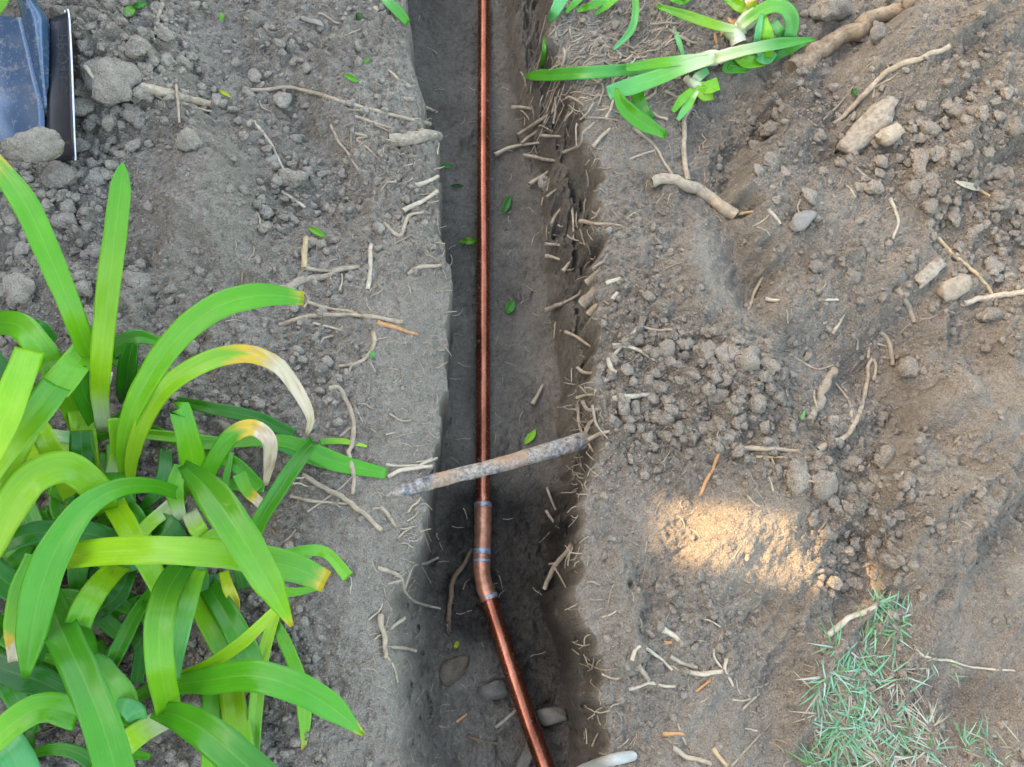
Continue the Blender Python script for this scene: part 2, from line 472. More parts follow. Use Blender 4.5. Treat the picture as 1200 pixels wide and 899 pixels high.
def spade_material(name, base, rough, dirt):
    m, n, l, p = new_mat(name)
    geo = node(n, 'ShaderNodeNewGeometry').outputs['Position']
    f = noise_node(n, l, geo, 40, 6, .7); g = noise_node(n, l, geo, 170, 5, .7)
    s = mixc(n, l, .5, f, g)
    d = ramp(n, l, s, [(dirt, (0, 0, 0)), (dirt + .12, (1, 1, 1))])
    l.new(mixc(n, l, d, base, (.27, .22, .17)), p.inputs['Base Color'])
    l.new(mixc(n, l, d, (rough,) * 3, (.9,) * 3), p.inputs['Roughness'])
    p.inputs['Metallic'].default_value = 0.25
    p.inputs['Specular IOR Level'].default_value = .8
    l.new(bump(n, l, g, .25, .001), p.inputs['Normal'])
    return m
M_SPADE = spade_material('sky_tinted_spade_paint', (.052, .098, .170), .20, .53)  # blue of the reflected sky put into the dark paint's base colour
M_SPADE_D = spade_material('dark_spade_flange', (.012, .015, .022), .40, .58)  # flange has a darker base tone than the blade
M_EDGE = simple('bright_steel_edge', (.62, .62, .66), .3, .8, .2)
M_SHADE_FENCE = simple('shade_fence_timber', (.16, .11, .07), .9, 0, .35, 14, .2)

# ------------------------------------------------------------------ object helpers
def mesh_obj(name, verts, faces, mat, parent=None, smooth=True, uvs=None, tint=None):
    me = bpy.data.meshes.new(name)
    me.from_pydata([tuple(map(float, v)) for v in verts], [], [tuple(map(int, f)) for f in faces])
    if uvs is not None:
        u = me.uv_layers.new(name='UVMap')
        li = np.empty(len(me.loops), np.int32); me.loops.foreach_get('vertex_index', li)
        u.data.foreach_set('uv', np.asarray(uvs, np.float32)[li].ravel())
    if tint is not None:
        a = me.color_attributes.new('tint', 'FLOAT_COLOR', 'POINT')
        t = np.ones((len(verts), 4), np.float32); t[:, :3] = tint
        a.data.foreach_set('color', t.ravel())
    me.materials.append(mat)
    if smooth: me.polygons.foreach_set('use_smooth', [True] * len(me.polygons))
    me.update()
    o = bpy.data.objects.new(name, me); COL.objects.link(o)
    if parent is not None: o.parent = parent
    return o

def tag(o, label=None, cat=None, group=None, kind=None):
    if label: o['label'] = label
    if cat: o['category'] = cat
    if group: o['group'] = group
    if kind: o['kind'] = kind
    return o

def empty(name, loc=(0, 0, 0)):
    o = bpy.data.objects.new(name, None); COL.objects.link(o); o.location = loc; o.empty_display_size = .05
    return o

def set_base(o, p):
    """moves an object's origin to p without moving its shape"""
    o.data.transform(Matrix.Translation(-Vector(p)))
    o.location = Vector(p) + o.location
    return o

def catmull(pts, n):
    pts = np.asarray(pts, float)
    if len(pts) == 2:
        t = np.linspace(0, 1, n)[:, None]
        return pts[0] * (1 - t) + pts[1] * t
    q = np.vstack([2 * pts[0] - pts[1], pts, 2 * pts[-1] - pts[-2]])
    seg = np.linalg.norm(np.diff(pts[:, :3], axis=0), axis=1) ** .75 + 1e-6
    kn = np.concatenate([[0], np.cumsum(seg)]); kn /= kn[-1]
    out = []
    for t in np.linspace(0, 1, n):
        i = min(int(np.searchsorted(kn, t, side='right')) - 1, len(pts) - 2); i = max(i, 0)
        u = (t - kn[i]) / (kn[i + 1] - kn[i])
        a, b, c, d = q[i], q[i + 1], q[i + 2], q[i + 3]
        out.append(.5 * (2 * b + (c - a) * u + (2 * a - 5 * b + 4 * c - d) * u * u + (3 * b - a - 3 * c + d) * u ** 3))
    return np.array(out)

def frames(c):
    T = np.gradient(c, axis=0); T /= np.linalg.norm(T, axis=1)[:, None] + 1e-9
    up = np.array([0, 0, 1.0]) if abs(T[0][2]) < .9 else np.array([1.0, 0, 0])
    A = []; a = np.cross(T[0], up); a /= np.linalg.norm(a)
    for t in T:
        a = a - t * np.dot(a, t); a /= np.linalg.norm(a) + 1e-9; A.append(a.copy())
    A = np.array(A); B = np.cross(T, A)
    return T, A, B

class Build:
    def __init__(s): s.v = []; s.f = []; s.uv = []
    def tube(s, c, r, seg=7, rough=.12, flat=1.0, caps=True):
        c = np.asarray(c, float); n = len(c); r = np.broadcast_to(np.asarray(r, float), (n,))
        T, A, B = frames(c); b0 = len(s.v)
        off = random.random() * 100
        L = np.concatenate([[0], np.cumsum(np.linalg.norm(np.diff(c, axis=0), axis=1))])
        for i in range(n):
            for k in range(seg):
                a = 2 * math.pi * k / seg
                q = r[i] * (1 + rough * (float(vnoise(np.array(i * .7 + off), np.array(k * 1.3))) + .6 * float(vnoise(np.array(i * .25 + off), np.array(7.)))))
                s.v.append(c[i] + q * (math.cos(a) * A[i] + flat * math.sin(a) * B[i])); s.uv.append((k / seg * 2, L[i] * 12))
        for i in range(n - 1):
            for k in range(seg):
                k2 = (k + 1) % seg
                s.f.append((b0 + i * seg + k, b0 + i * seg + k2, b0 + (i + 1) * seg + k2, b0 + (i + 1) * seg + k))
        if caps:
            for i, sg in ((0, -1), (n - 1, 1)):
                s.v.append(c[i] + sg * T[i] * r[i] * .35); s.uv.append((.5, L[i] * 12)); q = len(s.v) - 1
                for k in range(seg):
                    k2 = (k + 1) % seg
                    f = (b0 + i * seg + k, q, b0 + i * seg + k2)
                    s.f.append(f if sg > 0 else f[::-1])
    def make(s, name, mat, parent=None, smooth=True):
        return mesh_obj(name, s.v, s.f, mat, parent, smooth, s.uv)

# ------------------------------------------------------------------ ground and trench
def soil_attr(x, y, px, py, f):
    brown = ss(640, 760, px) * .75 + .1
    brown = np.clip(brown + .25 * fbm(x * 4, y * 4, 90, 3), 0, 1)
    wet_shade = np.zeros_like(x)
    wet_shade = wet_shade + f * (.50 + .12 * fbm(x * 8, y * 8, 92, 3))
    wet_shade = np.maximum(wet_shade, (.26 * ss(600, 680, py) * (1 - ss(560, 600, px)) + .52 * ss(590, 640, px)) * ss(.02, .2, f) * (1 + .25 * fbm(x * 20, y * 20, 91, 2)))  # lower left wall damp; right wall's shade painted in as a darker tone
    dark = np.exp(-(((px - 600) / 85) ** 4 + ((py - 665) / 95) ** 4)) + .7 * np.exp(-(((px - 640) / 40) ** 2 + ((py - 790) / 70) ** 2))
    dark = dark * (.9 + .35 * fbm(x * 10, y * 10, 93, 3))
    wet_shade = wet_shade + f * .95 * np.clip(dark, 0, 1)
    wet_shade = wet_shade - f * .22 * ss(300, 420, py) * (1 - ss(480, 560, py)) - f * .34 * ss(690, 800, py) * (1 - ss(540, 610, px))  # last term paints the lower left floor paler, as if lit
    wet_shade = wet_shade + .40 * np.exp(-(((px - 1140) / 40) ** 2 + ((py - 820) / 28) ** 2))  # darker patch in the lower right hollow
    wet_shade = wet_shade + .50 * np.exp(-(((px - 130) / 160) ** 2 + ((py - 680) / 170) ** 2)) * (1 - f)  # soil under the plant painted darker for the shade among its leaves
    wet_shade = wet_shade + .18 * np.exp(-(((px - 950) / 120) ** 2 + ((py - 200) / 70) ** 2)) * (1 - f)  # darker patch around the upper right hollow
    wet_shade = wet_shade + .14 * ss(.5, .95, crumb_mask(x, y, px, py)) * (1 - f)  # crumbly ground painted darker to deepen the shaded gaps between clods
    wet_shade = np.clip(wet_shade + .10 * fbm(x * 7, y * 7, 95, 4) * (1 - f), 0, 1)
    brown = np.maximum(brown, .8 * ss(.05, .3, f))
    return brown, wet_shade

tz = np.gradient(Z, ys, axis=0); tx = np.gradient(Z, xs, axis=1)
NRM = np.stack([-tx, -tz, np.ones_like(Z)], -1); NRM /= np.linalg.norm(NRM, axis=-1)[..., None]
fpx, fpy = proj(X, Y, Z)
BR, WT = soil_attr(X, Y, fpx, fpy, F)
VID = np.arange(NX * NY).reshape(NY, NX)
quads = np.stack([VID[:-1, :-1], VID[:-1, 1:], VID[1:, 1:], VID[1:, :-1]], -1).reshape(-1, 4)
in_tr = ((INS[:-1, :-1] > 0) & (INS[1:, 1:] > 0)).reshape(-1)
ALLV = np.stack([X, Y, Z], -1).reshape(-1, 3)

def grid_part(name, q):
    ids, inv = np.unique(q.ravel(), return_inverse=True)
    me = bpy.data.meshes.new(name)
    nf = len(q)
    me.vertices.add(len(ids)); me.vertices.foreach_set('co', ALLV[ids].astype(np.float32).ravel())
    me.loops.add(nf * 4); me.loops.foreach_set('vertex_index', inv.astype(np.int32))
    me.polygons.add(nf); me.polygons.foreach_set('loop_start', np.arange(0, nf * 4, 4, dtype=np.int32))
    me.polygons.foreach_set('loop_total', np.full(nf, 4, np.int32))
    me.polygons.foreach_set('use_smooth', np.ones(nf, bool))
    a = me.color_attributes.new('soil', 'FLOAT_COLOR', 'POINT')
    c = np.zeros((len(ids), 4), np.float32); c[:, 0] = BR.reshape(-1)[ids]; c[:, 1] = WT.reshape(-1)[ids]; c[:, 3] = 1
    a.data.foreach_set('color', c.ravel())
    me.update(calc_edges=True)
    me.normals_split_custom_set_from_vertices(NRM.reshape(-1, 3)[ids].astype(np.float32))
    me.materials.append(M_SOIL)
    o = bpy.data.objects.new(name, me); COL.objects.link(o)
    o['kind'] = 'structure'
    return o
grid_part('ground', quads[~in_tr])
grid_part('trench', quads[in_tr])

# ------------------------------------------------------------------ fence added unseen on the left to shade the bed; its gap shapes the sun patch
patch = G(856, 632)
FX = -3.2
s_ = (FX - patch[0]) / SUNV.x
hole = Vector(patch) + SUNV * s_
shade_fence = tag(empty('added_timber_screen', (FX, hole.y, 0)), 'added unseen timber screen left of the bed, shading it and shaping the sun patch', 'shade_fence')
BW = 0.150
def box(bx0, bx1, by0, by1, bz0, bz1):
    v = [(a, b, c) for a in (bx0, bx1) for b in (by0, by1) for c in (bz0, bz1)]
    return v, [(0, 1, 3, 2), (4, 6, 7, 5), (0, 4, 5, 1), (2, 3, 7, 6), (0, 2, 6, 4), (1, 5, 7, 3)]
for k in range(-30, 32):
    top = 3.15 + .012 * random.uniform(-1, 1)
    xo = 0.022 if k % 2 else 0.0
    spans = [(-.15, top)]
    if k == 0: spans = [(-.15, hole.z - .100), (hole.z + .074, top)]  # gap placed to let the sun patch through
    for a, b in spans:
        v, f = box(xo, xo + .019, k * BW - BW / 2 - (.02 if k % 2 else -.0), k * BW + BW / 2 + (.02 if k % 2 else 0), a, b)
        mesh_obj('board', v, f, M_SHADE_FENCE, shade_fence, False)
for z0 in (.35, 2.6):
    v, f = box(.0415, .085, -4.6, 4.7, z0, z0 + .09)
    mesh_obj('rail', v, f, M_SHADE_FENCE, shade_fence, False)

# ------------------------------------------------------------------ copper pipe in the trench
def smooth_tube(name, c, r, mat, parent, seg=28):
    b = Build(); b.tube(c, r, seg, 0.0); return b.make(name, mat, parent)
ZP = FLOOR_Z + 0.022
RP = 0.0154
copper = tag(empty('copper_pipe', P(566, 450, ZP)), 'long copper water pipe lying along the trench floor with a bend near its lower end', 'pipe')
def cpart(name, px, r, mat, n=40, z=None, parent=copper):
    pts = [P(a, b, ZP if z is None else z[i]) for i, (a, b) in enumerate(px)]
    c = catmull(pts, n)
    o = smooth_tube(name, c, np.interp(np.linspace(0, 1, n), np.linspace(0, 1, len(r)), r) if not np.isscalar(r) else r, mat, parent)
    if parent is copper: o.location = -Vector(copper.location)
    return o
cpart('straight_pipe', [(567.5, -160), (567, 0), (566.5, 200), (566, 420), (566, 596)], RP, M_COPPER, 60)
k = RP
cpart('coupling', [(566, 588), (566, 604), (566, 618), (565.5, 634), (565, 650)], [k * 1.02, k * 1.15, k * 1.15, k * 1.15, k * 1.17, k * 1.08, k * 1.15, k * 1.15, k * 1.08, k * 1.16, k * 1.15, k * 1.14, k * 1.12], M_FIT, 60)
elbow_px = [(565, 646), (564.5, 662), (565.5, 676), (568, 688), (573.5, 703)]
cpart('elbow', elbow_px, [k * 1.14, k * 1.15, k * 1.10, k * 1.10, k * 1.14, k * 1.17], M_FIT, 44)
cpart('lower_pipe', [(571, 697), (588, 749), (604.5, 800), (622, 852), (640, 902), (668, 985)], RP * 1.09, M_COPPER, 60, [ZP, ZP + .004, ZP + .008, ZP + .012, ZP + .016, ZP + .02])
for a, b in (((566, 590), (566, 595)), ((565, 643.5), (564.9, 650)), ((564.6, 656), (564.5, 659)), ((572, 697.5), (573.6, 701.5))):
    cpart('flux_band', [a, b], k * 1.185, M_SOLDER, 6)

# old weathered pipe across the trench
old = Build()
oc = catmull([P(412, 593, -.050), P(440, 585, -.016), P(475, 574, -.012), P(520, 561, -.022), (P(600, 541, -.034)), P(670, 520, -.052), P(700, 511, -.064)], 50)
old.tube(oc, np.interp(np.linspace(0, 1, 50), [0, .2, .6, 1], [.0092, .0118, .0138, .0162]), 18, .10)
o = set_base(old.make('old_pipe', M_OLD), oc[25])
tag(o, 'old rusty pipe with blue grey stains bridging the trench above the copper pipe', 'pipe')

# ------------------------------------------------------------------ roots, sticks, twigs
def lay(pts, n, lift, smooth=1):
    """a path in photograph pixels laid on the soil (third value: metres above it)"""
    p = catmull([(a[0], a[1], (a[2] if len(a) > 2 else 0.0)) for a in pts], n)
    q = np.array([G(a, b) for a, b, _ in p])
    z = q[:, 2].copy()
    for _ in range(smooth):
        zz = np.concatenate([[z[0]], z, [z[-1]]]); z = np.maximum((zz[:-2] + zz[1:-1] + zz[2:]) / 3, z - .004)
    for i in range(n):
        q[i] = P(p[i, 0], p[i, 1], z[i] + lift + p[i, 2])
    return q

def twig(name, cat, label, mat, branches, group=None, seg=8, rough=.16, flat=1.0, smooth=6):
    b = Build(); base = None
    for br in branches:
        pts, r0 = br[0], br[1]; r1 = br[2] if len(br) > 2 else br[1] * .8
        r1 *= .86
        ln = sum(math.hypot(pts[i + 1][0] - pts[i][0], pts[i + 1][1] - pts[i][1]) for i in range(len(pts) - 1))
        n = int(np.clip(ln / 3.5, 6, 46))
        m = depth_of(G(*pts[0][:2])) / FPX
        c = lay(pts, n, min(r0, r1) * m * .55, smooth)
        # small natural wander
        c[:, :2] += np.stack([fbm(np.linspace(0, ln / 14, n) + random.random() * 50, np.zeros(n), 3, 2), fbm(np.linspace(0, ln / 14, n) + random.random() * 50, np.ones(n) * 4, 4, 2)], 1) * r0 * m * .35
        b.tube(c, np.linspace(r0, r1, n) * m, seg, rough, flat)
        if base is None: base = c[0]
    o = b.make(name, MATS[mat])
    set_base(o, base)
    return tag(o, label, cat, group)

R = 'root'
twig(R, 'root', 'fat pale root stub with a thin rootlet crossing it on the upper left bank', 'pale', [([(168, 104), (190, 108), (222, 116), (246, 124)], 6.5, 5), ([(206, 100, .012), (209, 122, .014), (210, 144, .004)], 1.9), ([(213, 121), (230, 126), (250, 131)], 1.8), ([(172, 106), (190, 116), (193, 127)], 1.7)])
twig('stick', 'stick', 'long thin pale stick lying across the left bank towards the trench', 'pale', [([(291, 105), (315, 105), (335, 102), (360, 107), (400, 119), (450, 133), (503, 145)], 2.2, 2.9)])
twig(R, 'root', 'straight bare root slanting on the left bank below the long thin stick', 'white', [([(298, 143), (315, 165), (334, 201)], 2.1, 1.8)])
twig(R, 'root', 'short whitish peg of root by the crumbly soil above the leaning green leaf', 'white', [([(330, 225), (345, 234), (358, 244)], 2.4)])
twig('stick', 'stick', 'short upright brown cut stick on the left bank', 'tan', [([(357.5, 279), (357.5, 295), (357, 314)], 4, 4)])
twig(R, 'root', 'small white peg just right of the tall yellow edged leaf at the far left', 'white', [([(43, 248), (57, 238), (71, 229)], 2.3)])
twig(R, 'root', 'short root standing at the top edge right of the spade', 'pale', [([(191, 4), (187, 18), (182, 36)], 2.8)])
twig(R, 'root', 'stubby pale peg on the clods right of the spade edge', 'white', [([(100, 78, .015), (107, 88, .018), (114, 99, .012)], 3)])
twig(R, 'root', 'wavy root on the left bank right of the straight bare root', 'pale', [([(387, 147), (397, 165), (407, 178), (421, 202)], 2.1)])
twig(R, 'root', 'forked rootlet under the long thin stick near the trench', 'pale', [([(417, 137), (437, 144), (458, 150)], 2), ([(430, 131), (424, 141)], 1.5), ([(440, 146), (456, 154)], 1.4)])
twig(R, 'root', 'bent thin root on the left bank beside the thick cut stub', 'pale', [([(416, 157), (430, 160), (418, 163), (430, 173), (443, 186)], 1.7)])
twig(R, 'root', 'thick cut pale root stub poking out of the left lip of the trench', 'greywood', [([(455, 166, -.008), (475, 163), (495, 161, .004), (512, 161, .008)], 8, 8)], rough=.10)
twig(R, 'root', 'root peg reaching over the trench just above the thick cut stub', 'pale', [([(478, 120, .004), (498, 126, .006), (512, 131, .10)], 2.8)])
twig(R, 'root', 'longest of the slanting roots at the left lip above the small fallen leaf', 'white', [([(472, 247), (498, 235, .006), (514, 224, .012)], 3, 2.8), ([(486, 217), (500, 213, .004), (513, 207, .01)], 3)])
twig(R, 'root', 'hook shaped root on the left bank beside the trench', 'pale', [([(450, 263), (468, 276), (474, 262), (480, 252), (497, 249)], 2.5)])
twig(R, 'root', 'straight whitish peg pointing up the picture near the left lip', 'white', [([(435.5, 287), (434, 312), (432, 340)], 2.5, 3.2)])
twig(R, 'root', 'curved root on the left lip beside the crack in the trench floor', 'pale', [([(478, 322), (490, 314), (505, 312), (517, 311, .004)], 2.6)])
twig('wood_piece', 'wood', 'flat grey driftwood like root slab right of the tall arching leaf', 'greywood', [([(330, 338), (352, 330), (375, 325), (400, 316), (421, 313)], 6, 3.5), ([(357, 314), (370, 317), (388, 318)], 3)], flat=.6)
twig(R, 'root', 'long pale root running level from the arching leaf tip to the orange splinter', 'pale', [([(327, 381), (360, 371), (400, 369), (432, 371), (472, 378)], 2.5, 2.8), ([(360, 354), (385, 362), (420, 367)], 2.4)])
twig('splinter', 'splinter', 'orange brown splinter of wood on the left bank', 'orange', [([(443, 377), (465, 384), (491, 393)], 3.3, 1.6)], flat=.6)
twig(R, 'root', 'pale rootlet with a knotted end below the long level root', 'white', [([(367, 379), (385, 383), (405, 389)], 1.7), ([(398, 388), (402, 382)], 1.3)])
twig(R, 'root', 'curved branching root with a claw end on the left bank', 'pale', [([(438, 389), (438, 405), (430, 419), (420, 425), (397, 430)], 2.7), ([(412, 428), (408, 440)], 2), ([(432, 420), (440, 437)], 1.3)])
twig(R, 'root', 'long snaking root running down the left bank over the fallen green leaf', 'pale', [([(385, 455), (397, 454), (405, 468), (411, 480), (414, 500), (412, 522), (409, 532, .006), (413, 545, .008), (415, 560), (413, 580)], 3, 3), ([(411, 500), (398, 512)], 2.2), ([(415, 475), (425, 495)], 1.2)])
twig(R, 'root', 'stout root slanting below the rod like leaf beside the trench', 'pale', [([(355, 557), (372, 566), (390, 577), (408, 586), (425, 600), (447, 622)], 3.2, 3.4), ([(340, 582), (372, 588), (407, 591)], 2.2), ([(360, 600), (395, 575), (414, 558)], 1.4)])
twig(R, 'root', 'forked root stretching over the left lip above the old rusty pipe', 'white', [([(455, 559), (470, 552, .006), (490, 548, .010), (508, 546, .014)], 2.9), ([(484, 549, .006), (500, 542, .012), (512, 537, .016)], 2.4), ([(453, 545), (472, 546), (491, 545, .006)], 2)])
twig(R, 'root', 'short root peg below the left end of the old rusty pipe', 'pale', [([(446, 594), (455, 604), (464, 618)], 2.8, 2), ([(436, 597), (446, 595)], 1.5)])
twig(R, 'root', 'branching pale root on the left trench wall beside the pipe elbow', 'pale', [([(443, 666), (468, 676), (474, 692), (488, 706), (516, 714)], 2.6), ([(474, 690), (483, 664), (500, 660), (513, 654)], 2.2), ([(470, 680), (452, 685)], 1.5)])
twig(R, 'root', 'knotted upright root on the left trench wall with two pegs to its right', 'pale', [([(447, 720, .004), (449, 740, .006), (453, 772, .004)], 3.6, 3.2), ([(455, 738, .006), (464, 731, .010), (474, 724, .014)], 2.6), ([(457, 758, .006), (472, 759, .010), (488, 763, .014)], 2.6), ([(453, 770), (462, 782), (466, 800)], 2)])
twig(R, 'root', 'dark brown curved root on the trench floor left of the pipe elbow', 'darkroot', [([(553, 643), (542, 664, .008), (532, 680, .012), (527, 705, .012), (526, 728, .006)], 2.6, 3.6), ([(526, 720), (528, 740)], 3.2)])
twig(R, 'root', 'pale stick like root leaning on the right trench wall beside the elbow', 'pale', [([(638, 690, .006), (648, 668, .012), (660, 650, .008), (672, 637, .002)], 2.6, 3.2), ([(652, 660, .01), (643, 661, .016)], 1.6), ([(650, 665), (664, 690, .006)], 1.2)])
twig('stick', 'stick', 'thin grey stick beneath the lower copper pipe', 'greywood', [([(580, 853), (594, 842), (608, 830)], 2.2)])
twig(R, 'root', 'dark crooked root in the trench above the bottom edge', 'darkroot', [([(548, 862), (565, 868), (585, 871)], 2.2)])

# right bank
twig('branch', 'branch', 'thick brown branch half buried at the upper right corner', 'bark', [([(926, 84, -.004), (950, 68), (985, 45), (1010, 31), (1045, 15), (1095, -14)], 12, 9)], rough=.10, seg=12)
twig('stick', 'stick', 'smooth pale stick below the thick branch with a thin root along it', 'pale', [([(977, 146), (1000, 124), (1027, 96), (1047, 80), (1080, 68), (1112, 55)], 3, 4), ([(995, 131), (1012, 115), (1024, 103), (1045, 92), (1053, 85)], 1.6), ([(1024, 103), (1023, 115)], 1.4)])
twig(R, 'root', 'thin brown rootlet beside the smooth pale stick', 'soiled', [([(964, 141), (990, 115), (1017, 77), (1035, 70), (1042, 80)], 1.2)])
twig('root', 'root', 'thick grey root lying along the right bank below the uprooted shoot', 'pale', [([(764, 214, .003), (780, 210, .004), (803, 216, .004), (828, 230, .003), (847, 243), (861, 252)], 6, 8.5), ([(806, 212, .006), (803, 190, .004), (801, 165), (803, 140), (812, 124)], 3.4, 2.8)], rough=.12, seg=10)
twig(R, 'root', 'thin branching root above the cut end of the thick grey root', 'pale', [([(742, 150), (767, 171), (778, 190), (788, 206)], 2, 1.6), ([(737, 188), (752, 181), (767, 176)], 1.8)])
twig(R, 'root', 'brown twig between the thick grey root and the slaty stone', 'tan', [([(863, 252), (880, 249), (898, 247)], 2.2)])
twig(R, 'root', 'short white peg left of the slaty stone', 'white', [([(899, 245), (907, 253), (915, 263)], 2.7)])
twig(R, 'root', 'wavy white root above the smooth hollow on the right bank', 'white', [([(1043, 233), (1049, 246), (1053, 261), (1046, 281)], 2.2)])
twig('twig', 'twig', 'long tan twig slanting down to the pale stick at the right edge', 'tan', [([(1096, 275), (1117, 299), (1131, 310), (1148, 324), (1161, 343), (1168, 359)], 2.8, 2)])
twig('stick', 'stick', 'whitish stick running off the right edge under the tan twig', 'white', [([(1129, 357), (1160, 348), (1185, 344), (1215, 341)], 4, 4)])
twig(R, 'root', 'stubby brown root curving down left of the wood slabs', 'soiled', [([(1050, 338), (1060, 352), (1066, 363), (1071, 378)], 4, 3.4)])
twig(R, 'root', 'curved brown rootlet above the forked pale root', 'soiled', [([(1030, 387), (1041, 400), (1046, 428)], 3.2, 2.8)])
twig(R, 'root', 'long forked pale root curving through the middle of the right bank', 'pale', [([(957, 527), (975, 519), (990, 511), (1001, 497), (1010, 478), (1015, 452), (1018, 430), (1024, 420)], 3.6, 2.6), ([(998, 496), (997, 475), (990, 462), (979, 449)], 2), ([(1022, 419), (1026, 428), (1024, 446)], 2.4), ([(1017, 420), (1020, 403), (1040, 406)], 1.6), ([(994, 460), (986, 452), (992, 447)], 1.2)])
twig(R, 'root', 'lumpy soil coated root beside the forked pale root', 'soiled', [([(948, 497), (957, 478), (962, 462), (977, 434)], 6, 6.5)], rough=.45)
twig('stick', 'stick', 'straight pale stick lying level left of the forked root', 'pale', [([(867, 525), (900, 526), (936, 529)], 3, 2.6)])
twig('twig', 'twig', 'brown forked twig just under the straight level stick', 'tan', [([(885, 535), (903, 536), (928, 537)], 1.7), ([(904, 537), (910, 549), (920, 559)], 1.3)])
twig('splinter', 'splinter', 'orange splinter above the patch of sunlit soil', 'orange', [([(845, 525), (836, 548), (830, 560), (821, 582)], 2, 2.4)], flat=.6)
twig(R, 'root', 'zigzag thin root above the lumpy soil coated root', 'pale', [([(926, 416), (945, 427), (958, 433), (977, 428)], 1.5)])
twig(R, 'root', 'pale root on the shaded edge of the hollow at mid right bank', 'pale', [([(876, 366), (885, 343), (896, 322)], 2.3)])
twig('wood_chip', 'wood chip', 'leftmost of the two small white chips above the crumbly heap', 'white', [([(897, 351), (917, 352)], 2.6)])
twig('wood_chip', 'wood chip', 'rightmost of the two small white chips above the crumbly heap', 'white', [([(959, 352), (982, 351)], 2.2)])
twig('wood_chip', 'wood chip', 'grey sliver tilted up below the two white chips', 'pale', [([(976, 392), (989, 369)], 2.2)])
twig(R, 'root', 'bent whitish root at the edge of the grass patch', 'white', [([(968, 747), (980, 737), (990, 728), (1000, 722), (1026, 712)], 3.8, 3.8)])
twig(R, 'root', 'long thin wavy root right of the grass patch', 'white', [([(1072, 761), (1086, 770), (1115, 775), (1140, 782), (1189, 786)], 1.7)])
lower = [('knotted pale root nearest the lip among the roots at lower right of the trench', 'white', [([(741, 773), (747, 759), (756, 760), (773, 770), (788, 785)], 2.5)]),
         ('wavy pale root with soil over its middle above the worn stake', 'white', [([(737, 807), (752, 804), (764, 800), (777, 803), (791, 804)], 2.4)]),
         ('grey green stub between the knotted root and the wavy root', 'greywood', [([(748, 777), (760, 798)], 3.6)]),
         ('plump white peg at the top of the roots right of the lower trench', 'white', [([(776, 736), (785, 742), (795, 752)], 4)]),
         ('slanting root running from the knotted root to the level one', 'pale', [([(785, 768), (798, 777), (817, 783)], 2.6)]),
         ('level white root joined to a curving root below the sunlit soil', 'white', [([(803, 787), (822, 790), (847, 787)], 3, 3), ([(836, 760), (838, 772), (846, 783)], 2)]),
         ('curving white root right of the level white root', 'white', [([(851, 771), (850, 785), (859, 805)], 2.4)]),
         ('grey root lying at the bottom edge right of the worn stake', 'pale', [([(787, 876), (805, 886), (833, 896)], 3.6)]),
         ('thin upright twig above the grey root by the bottom edge', 'pale', [([(794, 848), (798, 860), (804, 873)], 1.8)])]
for lb, mt, br in lower: twig(R, 'root', lb, mt, br)
twig('splinter', 'splinter', 'flat orange splinter lying level above the worn stake end', 'orange', [([(777, 861), (802, 860)], 2.6)], flat=.5)
twig('splinter', 'splinter', 'tan splinter pointing down at the bottom edge', 'tan', [([(836, 876), (843, 887), (853, 899)], 3)], flat=.5)
twig('twig', 'twig', 'thin straight twig reaching up from the bottom edge near the tan splinter', 'soiled', [([(856, 899), (873, 881), (891, 861)], 1.6)])
twig('splinter', 'splinter', 'tan straw left of the grass patch and below the sunlit soil', 'straw', [([(869, 833), (880, 822), (890, 813)], 1.8)])
twig('splinter', 'splinter', 'orange straw crossing under the level white root', 'orange', [([(815, 811), (828, 801), (840, 793)], 1.7)])
twig('splinter', 'splinter', 'orange chip lying beside the plump white peg', 'orange', [([(777, 754), (787, 753)], 2.8)], flat=.6)
twig('splinter', 'splinter', 'orange chip on the trench floor left of the lower copper pipe', 'orange', [([(532, 849), (547, 837)], 2)], flat=.6)
for lb, mt, br in [('white root pointing level from the lip beside the crumbly heap', 'white', [([(718, 467), (742, 464), (767, 463)], 3.3, 2.6)]),
                   ('crossed whitish root curving down towards the crumbly heap', 'white', [([(717, 404), (732, 405), (750, 411), (777, 427)], 2.9, 2.2)]),
                   ('root slanting up under the crossed whitish root', 'pale', [([(717, 420), (730, 403), (748, 383)], 2.6)]),
                   ('thin root running level above the crossed pair', 'pale', [([(744, 379), (766, 387), (789, 387)], 2)]),
                   ('stubby curved root end at the right lip under the crossed pair', 'white', [([(712, 420), (715, 430), (723, 437)], 3.4)])]:
    twig(R, 'root', lb, mt, br)
for lb, mt, r, br in [('broad grey chip of wood standing at the right lip', 'greywood', 5, [(688, 333), (706, 316)]), ('white chip above and right of the broad grey chip', 'white', 3, [(709, 333), (728, 326)]),
                      ('fat grey wood chunk at the right lip below the broad chip', 'greywood', 7, [(684, 358), (700, 339)]), ('lowest split chip at the right lip above the crossed pair', 'pale', 4, [(690, 369), (707, 352)]),
                      ('small leaning white chip right of the fat wood chunk', 'white', 3, [(718, 352), (724, 343)])]:
    twig('wood_chip', 'wood chip', lb, mt, [(br, r, r * .8)], flat=.7)
